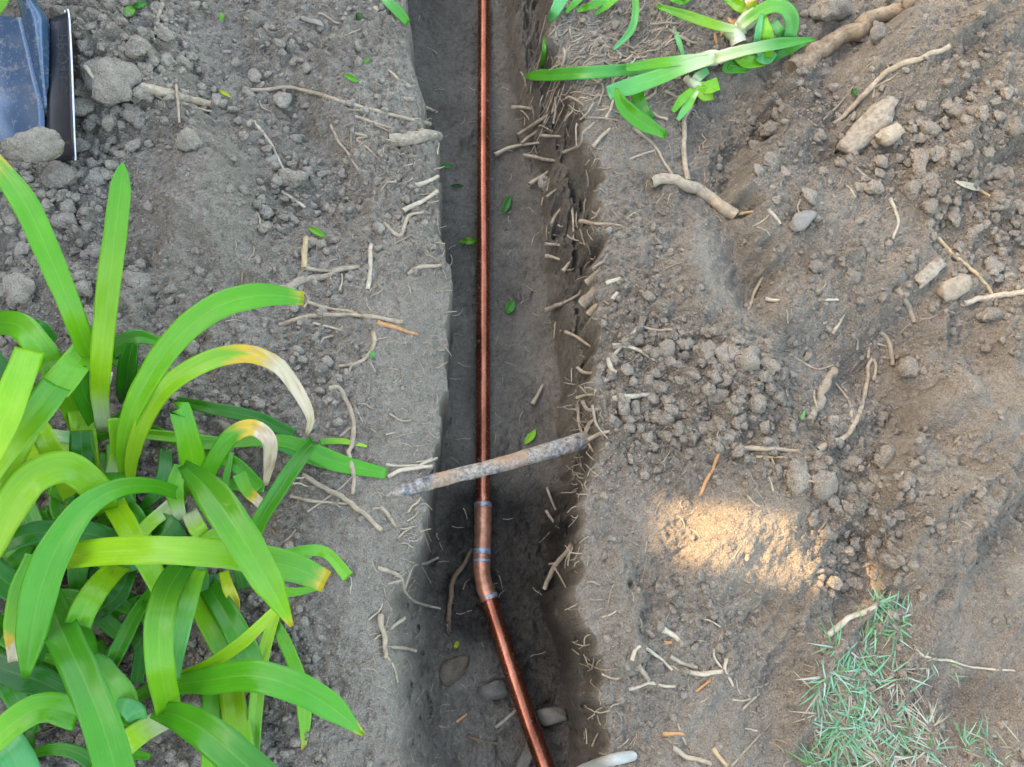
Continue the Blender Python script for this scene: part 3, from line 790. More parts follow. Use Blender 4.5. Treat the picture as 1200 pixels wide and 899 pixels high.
# roots out of the right wall, one by one
for br in [[(607, 158, .012), (628, 145, .008), (647, 132), (651, 120)], [(612, 168, .01), (624, 158, .006), (634, 148)], [(599, 127, .012), (614, 126, .006), (629, 129)], [(634, 159, .01), (648, 159, .004), (662, 160)],
           [(613, 182, .012), (634, 186, .008), (656, 190)], [(619, 217, .012), (632, 208, .008), (645, 199)], [(641, 231, .012), (649, 224, .006), (658, 218)], [(647, 264, .01), (651, 254, .008), (658, 242)],
           [(669, 234), (672, 258, .006), (672, 280)], [(679, 259, .012), (697, 263, .006), (728, 264)], [(660, 179, .01), (679, 171, .006), (684, 156), (697, 143)], [(695, 173, .006), (703, 162, .006), (714, 150)],
           [(580, 181, .01), (605, 171, .008), (638, 167)], [(639, 286, .012), (652, 287, .006), (666, 289)], [(640, 301, .012), (650, 302, .008), (661, 305)], [(660, 318, .01), (665, 311, .006), (671, 304)],
           [(639, 363, .02), (660, 355, .014), (678, 346, .004), (681, 339)], [(662, 388, .012), (676, 395, .008), (694, 408)], [(624, 475, .006), (630, 462, .006), (636, 450)], [(676, 431, .012), (686, 437, .006), (698, 437)],
           [(641, 572, .008), (646, 585, .01), (651, 598)], [(640, 600, .006), (650, 612, .008), (656, 618)], [(676, 466, .01), (690, 463, .012), (706, 465)], [(677, 474, .014), (680, 500, .012), (696, 530, .006)],
           [(694, 475, .014), (699, 497, .012), (712, 514, .006)], [(684, 470, .018), (690, 480, .018), (704, 479, .01)], [(687, 505, .014), (692, 495, .012), (700, 490)], [(690, 515, .01), (704, 508, .008), (714, 505)]]:
    twig(R, 'root', 'pale root poking out of the right wall of the trench', random.choice(('pale', 'soiled', 'pale', 'greywood')), [(br, random.uniform(1.6, 3.0), random.uniform(.8, 2.2))], 'roots poking out of the right trench wall')
# lumps of soil and stones: an ico sphere cut by random planes and roughened
import bmesh
def lump_shape(seed, sub=2, cuts=7, rough=.10, cut=.68):
    r_ = np.random.default_rng(seed)
    bm = bmesh.new(); bmesh.ops.create_icosphere(bm, subdivisions=sub, radius=1)
    v = np.array([q.co[:] for q in bm.verts]); f = [tuple(q.index for q in p.verts) for p in bm.faces]; bm.free()
    d = v / np.linalg.norm(v, axis=1)[:, None]
    rad = np.ones(len(v))
    for _ in range(cuts):
        n = r_.normal(size=3); n /= np.linalg.norm(n)
        k = d @ n; lim = r_.uniform(cut, .95)
        rad = np.where(k > 1e-3, np.minimum(rad, lim / np.maximum(k, 1e-3)), rad)
    o = r_.uniform(0, 100)
    rad = rad * (1 + rough * fbm(d[:, 0] * 2.2 + d[:, 2] * 1.7 + o, d[:, 1] * 2.2 - d[:, 2] * 1.1, seed % 97, 3))
    return d * rad[:, None], f

# flat pieces
def slab(name, cat, label, mat, px, py, L, W, H, ang, lift=.0, jag=.16, tilt=0.0, sub=3):
    """a split piece of wood or stone"""
    g = G(px, py); m = depth_of(g) / FPX
    if 'wood' in name:
        nx, nr = 14, 12; v = []; uv = []; f = []
        for i in range(nx):
            a = i / (nx - 1) * 2 - 1
            e0 = float(vnoise(np.array(a * 2.3 + px), np.array(3.), 8)) * .10
            for k in range(nr):
                t = 2 * math.pi * (k + .5) / nr
                c, s_ = math.cos(t), math.sin(t)
                c = math.copysign(abs(c) ** .7, c); s_ = math.copysign(abs(s_) ** .7, s_)
                q = 1 + .10 * float(vnoise(np.array(a * 3.1 + k * 5.3 + px), np.array(k * 1.7), 11)) + e0
                q *= (1 - .30 * max(0, abs(a) - .55) / .45 * (1 + float(vnoise(np.array(k * .8 + px), np.array(a * 2), 17))))
                xx = a * (1 + .26 * float(vnoise(np.array(k * .7 + py), np.array(1. + a), 14)) * (abs(a) > .8))
                v.append((xx * L / 2 * m, c * W / 2 * m * q, s_ * H / 2 * m * q)); uv.append((k / nr * 2, a * .5))
        for i in range(nx - 1):
            for k in range(nr):
                k2 = (k + 1) % nr
                f.append((i * nr + k, (i + 1) * nr + k, (i + 1) * nr + k2, i * nr + k2))
        f.append(tuple(range(nr))); f.append(tuple((nx - 1) * nr + k for k in range(nr - 1, -1, -1)))
    else:
        q, f = lump_shape(int(px * 7 + py), 3, 11, .10, .42)
        v = q * np.array([L / 2, W / 2, H / 2]) * m * 1.08; uv = q[:, :2]
    o = mesh_obj(name, v, f, MATS[mat] if isinstance(mat, str) else mat, None, True, uv)
    nn = Vector(nat(g[0], g[1], .02)).lerp(Vector((0, 0, 1)), .4).normalized()
    o.rotation_mode = 'QUATERNION'
    o.rotation_quaternion = Vector((0, 0, 1)).rotation_difference(nn) @ Euler((tilt, 0, math.radians(-ang))).to_quaternion()
    o.location = Vector(g) + nn * (H * m * .22 + lift)
    return tag(o, label, cat)
slab('wood_chunk', 'wood', 'rough grey bark slab under the smooth pale stick', 'greywood', 1016, 156, 72, 30, 20, -41, .008)
slab('wood_chunk', 'wood', 'small square offcut tucked under the rough bark slab', 'pale', 1038, 163, 26, 20, 16, -30, .006)
slab('wood_piece', 'wood', 'upper of the two split wood slabs near the right edge', 'greywood', 1088, 319, 46, 17, 10, -42)
slab('wood_piece', 'wood', 'lower broader wood slab crossed by the tan twig end', 'soiled', 1117, 337, 44, 25, 14, -30)
slab('stone', 'stone', 'slaty grey stone with a shiny flat face on the right bank', 'slate', 934, 262, 44, 24, 16, -38, .006)
slab('stone', 'stone', 'smooth pale grey sliver of slate on the bank near the top edge', 'slate', 369, 27, 38, 11, 7, 27)
slab('stone', 'stone', 'flat brown stone on the trench floor left of the lower copper pipe', 'stone', 530, 787, 52, 34, 16, -35, .004, .3)
slab('stone', 'stone', 'grey stone wedged on the trench floor right of the lower copper pipe', 'greystone', 648, 838, 36, 30, 18, 20, .004, .3)
slab('stone', 'stone', 'pale split stone beside the copper pipe at the bottom edge', 'greystone', 617, 884, 26, 56, 20, 20, .004, .3)
slab('stone', 'stone', 'rounded pebbly lump on the trench floor left of the lower copper pipe', 'greystone', 574, 808, 40, 28, 16, 0, .002, .4)
slab('stone', 'stone', 'small three sided pebble on the left bank beside the straight bare root', 'slate', 318, 187, 16, 17, 8, 30)
slab('petal', 'petal', 'white petal on the soil between the leaves at left', 'petal', 137, 697, 12, 11, 3, 20)
slab('petal', 'petal', 'pale papery husk at the foot of the tall upright leaf', 'petal', 134, 448, 15, 22, 3, 35, .02)
slab('petal', 'petal', 'cream petal lying at the top edge near the torn leaf strip', 'straw', 440, 10, 10, 9, 2.5, 10)
# worn stake at the bottom edge
st = Build(); sc = lay([(672, 908), (690, 899), (715, 891), (746, 885)], 26, .006, 6)
st.tube(sc, np.interp(np.linspace(0, 1, 26), [0, .9, .97, 1], [.0088, .0088, .0072, .004]), 14, .05)
tag(set_base(st.make('stake', MATS['paint']), sc[0]), 'smooth pale grey rounded stake end at the bottom edge beside the trench', 'stake')
# dry curled leaf on its twig
twig('twig', 'twig', 'short twig ending in a dry curled leaf near the right edge', 'tan', [([(1146, 222), (1157, 229), (1169, 238)], 2, 2)])

# ------------------------------------------------------------------ clods
MARKS = [(60, 90, 'close to the spade'), (205, 115, 'beside the fat pale root stub'), (165, 55, 'by the round pale clod'), (350, 112, 'along the long thin stick'), (318, 178, 'by the straight bare root'), (370, 28, 'near the pale slate sliver'),
         (405, 176, 'by the wavy root near the trench'), (358, 297, 'by the brown cut stick'), (433, 314, 'by the upright whitish peg'), (378, 326, 'by the grey driftwood slab'), (400, 372, 'by the long level root'), (465, 386, 'by the orange brown splinter'), (420, 420, 'by the clawed root'),
         (412, 500, 'by the long snaking root'), (400, 585, 'by the stout slanting root'), (478, 565, 'by the left end of the old pipe'), (480, 690, 'by the branching root on the wall'), (490, 235, 'by the slanting roots at the lip'), (470, 262, 'by the hook shaped root'), (30, 300, 'behind the leaf at the far left'),
         (148, 290, 'beside the tall upright leaf'), (60, 235, 'by the small white peg at far left'), (1000, 38, 'by the thick branch'), (1050, 88, 'along the smooth pale stick'), (1016, 160, 'around the bark slab'), (1140, 218, 'by the dry curled leaf'), (1048, 256, 'by the wavy white root'), (934, 262, 'around the slaty stone'),
         (815, 225, 'by the thick grey root'), (905, 158, 'in the hollow below the uprooted shoot'), (1172, 130, 'on the mound by the right edge'), (1100, 328, 'by the split wood slabs'), (1140, 310, 'by the tan twig'), (940, 351, 'by the two white chips'), (845, 415, 'at the top of the crumbly heap'), (850, 485, 'at the foot of the crumbly heap'),
         (792, 430, 'on the left side of the crumbly heap'), (900, 440, 'on the right side of the crumbly heap'), (960, 465, 'by the lumpy soil coated root'), (1015, 470, 'by the forked pale root'), (900, 528, 'by the level pale stick'), (950, 566, 'by the tall clod below the level stick'), (832, 555, 'by the tall orange splinter'),
         (1040, 545, 'by the long slantwise clod'), (880, 635, 'in the sunlit soil'), (1010, 645, 'just right of the sunlit soil'), (1000, 725, 'by the bent whitish root'), (765, 770, 'by the knotted pale root'), (825, 788, 'by the level white root'), (785, 738, 'by the plump white peg'), (790, 860, 'by the level orange splinter'),
         (872, 880, 'by the straight twig at the bottom edge'), (745, 405, 'by the crossed pair of roots'), (742, 465, 'by the white root at the right lip'), (698, 345, 'by the wood chips at the right lip'), (760, 60, 'between the trench and the uprooted shoots'), (690, 120, 'under the long uprooted leaf'), (890, 830, 'between the grass and the trench')]
def near(px, py):
    return min(MARKS, key=lambda q: (q[0] - px) ** 2 + (q[1] - py) ** 2)[2]
PROTO = []
for k in range(14):
    q, f = lump_shape(200 + k, 3, 9, .24, .52)
    me = bpy.data.meshes.new('soil_clod'); me.from_pydata([tuple(a) for a in q], [], f)
    me.materials.append(M_CLOD); me.polygons.foreach_set('use_smooth', [True] * len(me.polygons)); me.update()
    PROTO.append(me)

def clod(px, py, dpx, label, group=None, aspect=1.0, ang=None, flat=None, sink=.25, shape=None):
    g = G(px, py); m = depth_of(g) / FPX
    o = bpy.data.objects.new('soil_clod', PROTO[shape if shape is not None else random.randrange(len(PROTO))]); COL.objects.link(o)
    r = dpx * m / 2
    hz = flat or random.uniform(.62, .85)
    o.scale = (r * aspect, r, r * hz)
    o.rotation_euler = (random.uniform(-.3, .3), random.uniform(-.3, .3), math.radians(-ang) if ang is not None else random.uniform(0, 6.28))
    o.location = Vector(g) + Vector(nat(g[0], g[1])) * r * hz * (1 - 2 * sink)
    br, wt = soil_attr(*[np.array([t], float) for t in (g[0], g[1], px, py, 0)])
    o['tone'] = float(np.clip(br[0] + random.uniform(-.2, .2), 0, 1))
    return tag(o, label, 'soil clod', group)

for a in [(40, 172, 52, 'large angular clod resting against the foot of the spade blade', 1.5, -28), (163, 59, 30, 'round pale clod standing out on the upper left bank', 1, 0), (137, 96, 56, 'broad flat clod between the spade edge and the fat root stub', 1.2, 0),
          (66, 208, 36, 'flat crumbling clod just below the large clod at the spade foot', 1.1, 10), (98, 122, 30, 'clod pressed against the right edge of the spade blade', 1, 0), (210, 78, 24, 'low clod above the fat pale root stub', 1, 0),
          (160, 138, 26, 'clod below the fat pale root stub', 1, 0), (225, 168, 28, 'pale clod at the edge of the smooth left slope', 1, 0), (332, 120, 24, 'clod under the middle of the long thin stick', 1, 0), (342, 212, 30, 'clod beside the whitish peg on the left bank', 1.2, 40),
          (97, 338, 28, 'clod between the two upright leaves at left', 1, 0), (30, 335, 34, 'clod behind the curving leaf at the left edge', 1.1, 0), (162, 333, 38, 'broad worn clod right of the tall upright leaf', 1, 0),
          (828, 412, 24, 'upright clod at the top of the crumbly heap', 1, 0), (834, 462, 24, 'long clod at the left of the crumbly heap', 1.5, 5), (872, 424, 30, 'biggest clod at the top right of the crumbly heap', 1, 0), (803, 403, 20, 'leftmost clod at the top of the crumbly heap', 1, 0),
          (848, 414, 22, 'clod between the upright and the biggest clods of the crumbly heap', 1.2, -20), (935, 562, 30, 'tall clod below the level pale stick on the right bank', 1.6, 80), (962, 568, 34, 'wide clod beside the tall clod below the level stick', 1, 0),
          (1014, 580, 26, 'clod just above the top right of the sunlit soil', 1, 0), (1040, 542, 24, 'long flat clod lying slantwise right of the forked root', 1.6, -50), (1066, 434, 24, 'flat oval clod right of the forked pale root', 1.3, -55),
          (904, 156, 30, 'clod in the hollow below the uprooted shoot', 1, 0), (1155, 372, 26, 'clod under the whitish stick at the right edge', 1.3, -10), (1180, 146, 28, 'clod near the right edge below the mound', 1, 0), (1176, 108, 26, 'clod on the mound near the top right edge', 1, 0),
          (1034, 42, 28, 'clod under the lower side of the thick branch', 1, 0), (1008, 42, 22, 'clod lodged against the middle of the thick branch', 1.1, -20), (968, 18, 48, 'broad soil lump behind the thick branch at the top edge', 1.4, -30), (1020, 222, 26, 'clod right of the slaty stone', 1, 0),
          (1086, 243, 20, 'pale clod above the wood slabs', 1, 0), (1069, 225, 26, 'dark clod between the slaty stone and the dry curled leaf', 1, 0), (948, 232, 22, 'clod behind the slaty stone', 1, 0), (640, 215, 16, 'clod stuck on the right trench wall', 1.2, 60)]:
    o = clod(a[0], a[1], a[2], a[3], None, a[4], a[5])
    if a[0] == 40: o.location = Vector(P(40, 170, .105)); o.scale = (.050, .030, .030)

ZONES = [((90, 0, 300, 180), 48, 'crumbly grey clod in the rough ground between the spade and the long stick', 'clods on the upper left bank', (10, 22)),
         ((0, 200, 130, 400), 34, 'grey clod on the soil behind the standing leaves at left', 'clods behind the green plant', (10, 24)),
         ((300, 120, 460, 300), 34, 'small grey clod on the left bank below the long thin stick', 'clods on the left bank by the trench', (9, 17)),
         ((770, 385, 920, 520), 70, 'grey clod piled in the crumbly heap on the right bank', 'clods of the crumbly heap', (10, 21)),
         ((935, 540, 1070, 690), 40, 'brown clod in the loose soil beside the sunlit patch', 'clods beside the sunlit soil', (9, 20)),
         ((880, 100, 1200, 330), 78, 'brown clod in the dug soil at upper right', 'clods of the upper right spoil', (10, 24))]
for (x0, y0, x1, y1), n, lb, gp, (a, b) in ZONES:
    k = 0; tries = 0
    while k < n and tries < n * 30:
        tries += 1
        px, py = random.uniform(x0, x1), random.uniform(y0, y1)
        if py < 175 and px < 95: continue
        if 615 < px < 950 and py < 170: continue
        g = P(px, py, .02)
        if crumb_mask(np.array(g[0]), np.array(g[1]), np.array(px), np.array(py)) < random.uniform(.35, .95): continue
        u_ = random.random() ** 2.2; el_ = random.uniform(1, 1.35)
        clod(px, py, a + (b - a) * u_, ('small ' if u_ < .12 else 'middling ' if u_ < .45 else 'fat ') + ('longish ' if el_ > 1.2 else 'squat ') + ('grey' if px < 640 else 'brown') + ' clod ' + near(px, py), gp, el_); k += 1

# crumbs too many to count, as one mass
def crumbs(name, n, rmin, rmax, sub, power, seed, lo=.12):
    r_ = np.random.default_rng(seed)
    base = [lump_shape(400 + seed * 10 + i, sub, 9, .28, .45) for i in range(8)]
    px = r_.uniform(-110, 1310, n * 4); py = r_.uniform(-110, 1000, n * 4)

    D = np.stack([(px - 600) / FPX, (449.5 - py) / FPX, -np.ones_like(px)], 1) @ RM.T
    t = (.01 - CAM_H) / D[:, 2]
    x, y = D[:, 0] * t, D[:, 1] * t
    z = zat(x, y)
    for _ in range(6):
        t = (z - CAM_H) / D[:, 2]; x, y = D[:, 0] * t, D[:, 1] * t; z = zat(x, y)
    qx, qy = proj(x, y, z)
    cm = crumb_mask(x, y, qx, qy)
    inl = (x > np.interp(y, *lipL) - .012) & (x < np.interp(y, *lipR) + .01)
    keep = np.where(inl, False, r_.random(len(x)) < np.clip(lo + cm ** 1.7, 0, 1))
    x, y, z, qx, qy, cm, inl = [q[keep][:n] for q in (x, y, z, qx, qy, cm, inl)]
    n = len(x)
    r = rmin + (rmax - rmin) * r_.random(n) ** power * (.35 + .65 * cm)
    r = np.where(inl, np.minimum(r, .0045), r)
    ang = r_.uniform(0, 6.28, n); el = r_.uniform(-.6, .6, n)
    sc = r_.uniform(.7, 1.25, (n, 3)); sc[:, 2] *= .8
    idx = r_.integers(0, 8, n)
    VV = []; FF = []; TT = []; off = 0
    br, wt = soil_attr(x, y, qx, qy, np.zeros(n))
    for k in range(8):
        s_ = np.where(idx == k)[0]
        if not len(s_): continue
        bv, bf = base[k]; bf = np.array(bf)
        p = bv[None] * (sc[s_] * r[s_, None])[:, None, :]
        ca, sa, ce, se = np.cos(ang[s_])[:, None], np.sin(ang[s_])[:, None], np.cos(el[s_])[:, None], np.sin(el[s_])[:, None]
        y1 = p[..., 1] * ce - p[..., 2] * se; z1 = p[..., 1] * se + p[..., 2] * ce
        x2 = p[..., 0] * ca - y1 * sa; y2 = p[..., 0] * sa + y1 * ca
        q = np.stack([x2 + x[s_, None], y2 + y[s_, None], z1 + (z[s_] + r[s_] * .25)[:, None]], -1)
        VV.append(q.reshape(-1, 3)); FF.append((bf[None] + (np.arange(len(s_)) * len(bv))[:, None, None] + off).reshape(-1, 3))
        TT.append(np.repeat(np.clip(br[s_] + r_.uniform(-.25, .25, len(s_)), 0, 1), len(bv))); off += len(bv) * len(s_)
    V = np.concatenate(VV); Fc = np.concatenate(FF); T = np.concatenate(TT)
    me = bpy.data.meshes.new(name); nf = len(Fc)
    me.vertices.add(len(V)); me.vertices.foreach_set('co', V.astype(np.float32).ravel())
    me.loops.add(nf * 3); me.loops.foreach_set('vertex_index', Fc.astype(np.int32).ravel())
    me.polygons.add(nf); me.polygons.foreach_set('loop_start', np.arange(0, nf * 3, 3, dtype=np.int32)); me.polygons.foreach_set('loop_total', np.full(nf, 3, np.int32))
    me.polygons.foreach_set('use_smooth', np.full(nf, sub > 1))
    a = me.attributes.new('tone', 'FLOAT', 'POINT'); a.data.foreach_set('value', T.astype(np.float32))
    me.update(calc_edges=True); me.materials.append(M_CRUMB)
    o = bpy.data.objects.new(name, me); COL.objects.link(o)
    return o
tag(crumbs('soil_crumbs', 7200, .0028, .0160, 2, 3.4, 1, .05), kind='stuff')
tag(crumbs('soil_grit', 66000, .0013, .0040, 1, 1.8, 2, .32), kind='stuff')

# ------------------------------------------------------------------ spade
sp = empty('spade', P(40, 100, .07))
tag(sp, 'blue black spade blade standing in the soil at the upper left corner', 'spade')
def spz(py): return float(np.interp(py, [-90, 20, 120, 190], [.20, .125, .075, .030]))
def sheet(name, rows, mat, thick=.0024):
    """rows of world points; closed sheet with thickness"""
    nr, nc = len(rows), len(rows[0])
    top = np.array(rows, float)
    du = np.gradient(top, axis=1); dv = np.gradient(top, axis=0)
    n = np.cross(du, dv); n /= np.linalg.norm(n, axis=-1)[..., None] + 1e-12
    n *= np.sign(n[..., 2:3]) + (n[..., 2:3] == 0)
    bot = top - n * thick
    v = np.concatenate([top.reshape(-1, 3), bot.reshape(-1, 3)]); N = nr * nc; f = []
    for i in range(nr - 1):
        for j in range(nc - 1):
            a, b, c, d = i * nc + j, i * nc + j + 1, (i + 1) * nc + j + 1, (i + 1) * nc + j
            f.append((a, d, c, b)); f.append((N + a, N + b, N + c, N + d))
    rim = [j for j in range(nc)] + [i * nc + nc - 1 for i in range(1, nr)] + [(nr - 1) * nc + j for j in range(nc - 2, -1, -1)] + [i * nc for i in range(nr - 2, 0, -1)]
    for a, b in zip(rim, rim[1:] + rim[:1]): f.append((a, b, N + b, N + a))
    o = mesh_obj(name, v - np.array(sp.location), f, mat, sp, True)
    return o
def sl(py): return float(np.interp(py, [-80, 0, 125, 190], [12, 20, 51, 53]))
def sr(py): return float(np.interp(py, [-80, 0, 20, 60, 125, 190], [30, 42, 57, 57, 55, 54]))
rows = []
for py in np.linspace(21, 190, 26):
    r = []
    for u in np.linspace(0, 1, 18):
        px = -80 * (1 - u) + sl(py) * u
        r.append(P(px, py - 3 * math.sin(u * 3), spz(py) - .016 * math.sin(u * math.pi) ** 1.0 + .001 * float(vnoise(np.array(px * .05), np.array(py * .05), 3))))
    rows.append(r)
sheet('blade', rows, M_SPADE)
rows = []
for py in np.linspace(-90, 128, 34):
    r = []
    for u in np.linspace(0, 1, 12):
        px = sl(py) * (1 - u) + sr(py) * u
        hgt = .017 * (1 - ss(40, 128, py)) + .004 * (1 - ss(100, 128, py))
        r.append(P(px, py, spz(py) + .001 + hgt * math.sin(u * math.pi) ** .8))
    rows.append(r)
sheet('socket', rows, M_SPADE)
rows = []
for py in np.linspace(22, 188, 24):
    r = []
    for u in np.linspace(0, 1, 8):
        xr_ = float(np.interp(py, [15, 60, 162, 190], [81, 83.5, 87.5, 88.5]))
        px = sr(py) * (1 - u) + xr_ * u
        r.append(P(px, py - 8 * u * (1 - ss(22, 60, py)), spz(py) - .001 + .013 * u ** 1.6))
    rows.append(r)
sheet('flange', rows, M_SPADE_D)
b = Build()
ec = catmull([P(76, 14, spz(14) + .009), P(80.5, 14.5, spz(15) + .013), P(83.5, 60, spz(60) + .0135), P(87.5, 162, spz(162) + .0135), P(88.5, 188, spz(188) + .0135)], 40)
b.tube(ec - np.array(sp.location), .0019, 8, .05); b.make('edge', M_EDGE, sp)
# worn lettering stamped down the flange
cu = bpy.data.curves.new('lettering', 'FONT'); cu.body = 'PROTEC'; cu.size = .026; cu.extrude = .0004; cu.space_character = 1.12
tmp = bpy.data.objects.new('tmp_text', cu); COL.objects.link(tmp)
bpy.context.view_layer.update()
me = bpy.data.meshes.new_from_object(tmp.evaluated_get(bpy.context.evaluated_depsgraph_get()))
bpy.data.objects.remove(tmp); bpy.data.curves.remove(cu)
lv = np.array([q.co[:] for q in me.vertices])
nv = []
for q in lv:
    # text runs down the flange, letters turned a quarter turn
    py = 40 + q[0] * 890 / 1.33; px = 79 - q[1] * 640
    u = (px - sr(py)) / (85 - sr(py))
    nv.append(P(px, py, spz(py) - .001 + .013 * max(u, 0) ** 1.6 + .0003 + q[2]) - np.array(sp.location))
me.vertices.foreach_set('co', np.array(nv, np.float32).ravel()); me.update()
me.materials.clear(); me.materials.append(simple('dusty_lettering', (.035, .036, .040), .85, 0, .6, 160))
lo = bpy.data.objects.new('lettering', me); COL.objects.link(lo); lo.parent = sp

# ------------------------------------------------------------------ strap leaves
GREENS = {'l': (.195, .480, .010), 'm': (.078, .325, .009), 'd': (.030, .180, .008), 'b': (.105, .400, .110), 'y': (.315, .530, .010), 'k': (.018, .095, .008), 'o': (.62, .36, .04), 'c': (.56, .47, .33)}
PALE = np.array((.58, .66, .34)); YEL = np.array((.62, .42, .03)); WHT = np.array((.66, .55, .37))

def leaf(parent, pts, wd, g='m', g2=None, base=0.0, tip=None, rel=False, curl=.16, name='leaf', mat=None, label=None, roll=0.0, n=34, thick=.0011, wtip=None):
    """pts: (pixel x, pixel y, height in cm) along the midrib; wd: widths in pixels of the photograph"""
    c = catmull([(a, b_, h) for a, b_, h in pts], n)
    W = np.interp(np.linspace(0, 1, n), np.linspace(0, 1, len(wd)), wd)
    if wtip: W = W * np.clip(np.sqrt(np.clip((1 - np.linspace(0, 1, n)) / wtip, 0.004, 1)), 0, 1)
    q = []
    for a, b_, h in c:
        if rel:
            p0 = G(a, b_); q.append(P(a, b_, p0[2] + h * .01))
        else: q.append(P(a, b_, h * .01))
    q = np.array(q)
    if rel:
        for _ in range(5): q[1:-1] = (q[:-2] + q[1:-1] * 2 + q[2:]) / 4
    T = np.gradient(q, axis=0); T /= np.linalg.norm(T, axis=1)[:, None] + 1e-9
    view = np.array([0, 0, CAM_H]) - q; view /= np.linalg.norm(view, axis=1)[:, None]
    up = view * .75 + np.array([0, 0, 1.0]) * .25
    S = np.cross(T, up); S /= np.linalg.norm(S, axis=1)[:, None] + 1e-9
    N = np.cross(S, T)
    if roll:
        ca, sa = math.cos(roll), math.sin(roll)
        S, N = S * ca + N * sa, N * ca - S * sa
    wm = np.array([.91 * W[i] * depth_of(q[i]) / FPX / 2 for i in range(n)])
    prof = np.array([-1, -.72, -.36, -.09, 0, .09, .36, .72, 1.0]); K = len(prof)
    seed = random.random() * 50
    L = np.concatenate([[0], np.cumsum(np.linalg.norm(np.diff(q, axis=0), axis=1))])
    v = []; uv = []; tn = []; f = []
    gA, gB = np.array(GREENS[g]), np.array(GREENS[g2 or g])
    for side in (0, 1):
        for i in range(n):
            t = i / (n - 1)
            for j, s_ in enumerate(prof):
                wob = 1 + .035 * float(vnoise(np.array(L[i] * 40 + seed), np.array(s_ * 2.0), 2))
                lift = curl * 1.25 * wm[i] * (abs(s_) ** 1.1) + .10 * wm[i] * float(vnoise(np.array(L[i] * 26 + seed), np.array(s_ * 1.3 + 9), 4))
                th = thick * (1 - .75 * abs(s_)) * (0.4 + .6 * min(1, wm[i] / .01))
                p = q[i] + S[i] * wm[i] * s_ * wob + N[i] * (lift + (th if side == 0 else -th) * .5)
                v.append(p); uv.append((j / (K - 1), L[i] * 6))
                e = t + .05 * float(vnoise(np.array(s_ * 3 + seed), np.array(L[i] * 60), 6))
                col = gA * (1 - t) + gB * t
                if base: 
                    k_ = float(ss(base, base * .25, t)); col = col * (1 - k_) + PALE * k_
                if tip:
                    y_ = float(ss(tip - .10, tip - .02, e + (.06 * abs(s_)))); w_ = float(ss(tip, tip + .05, e))
                    col = col * (1 - y_) + YEL * y_; col = col * (1 - w_) + WHT * w_
                if tip:
                    bl = float(ss(.25, .6, float(vnoise(np.array(L[i] * 130 + seed), np.array(s_ * 3.), 21)))) * float(ss(tip - .12, tip, e)) * .45
                    col = col * (1 - bl) + np.array((.40, .20, .06)) * bl
                if j == 4: col = col * .9 + np.array((.5, .66, .16)) * .1
                tn.append(col * (1 if side == 0 else 1.05))
    M = n * K
    for i in range(n - 1):
        for j in range(K - 1):
            a, b_, c_, d = i * K + j, i * K + j + 1, (i + 1) * K + j + 1, (i + 1) * K + j
            f.append((a, b_, c_, d)); f.append((M + a, M + d, M + c_, M + b_))
    rim = [j for j in range(K)] + [i * K + K - 1 for i in range(1, n)] + [(n - 1) * K + j for j in range(K - 2, -1, -1)] + [i * K for i in range(n - 2, 0, -1)]
    for a, b_ in zip(rim, rim[1:] + rim[:1]): f.append((b_, a, M + a, M + b_))
    v = np.array(v)
    if parent is not None: v = v - np.array(parent.location)
    o = mesh_obj(name, v, f, mat or M_LEAF, parent, True, uv, np.clip(np.array(tn), 0, .95))
    if label: o['label'] = label
    return o

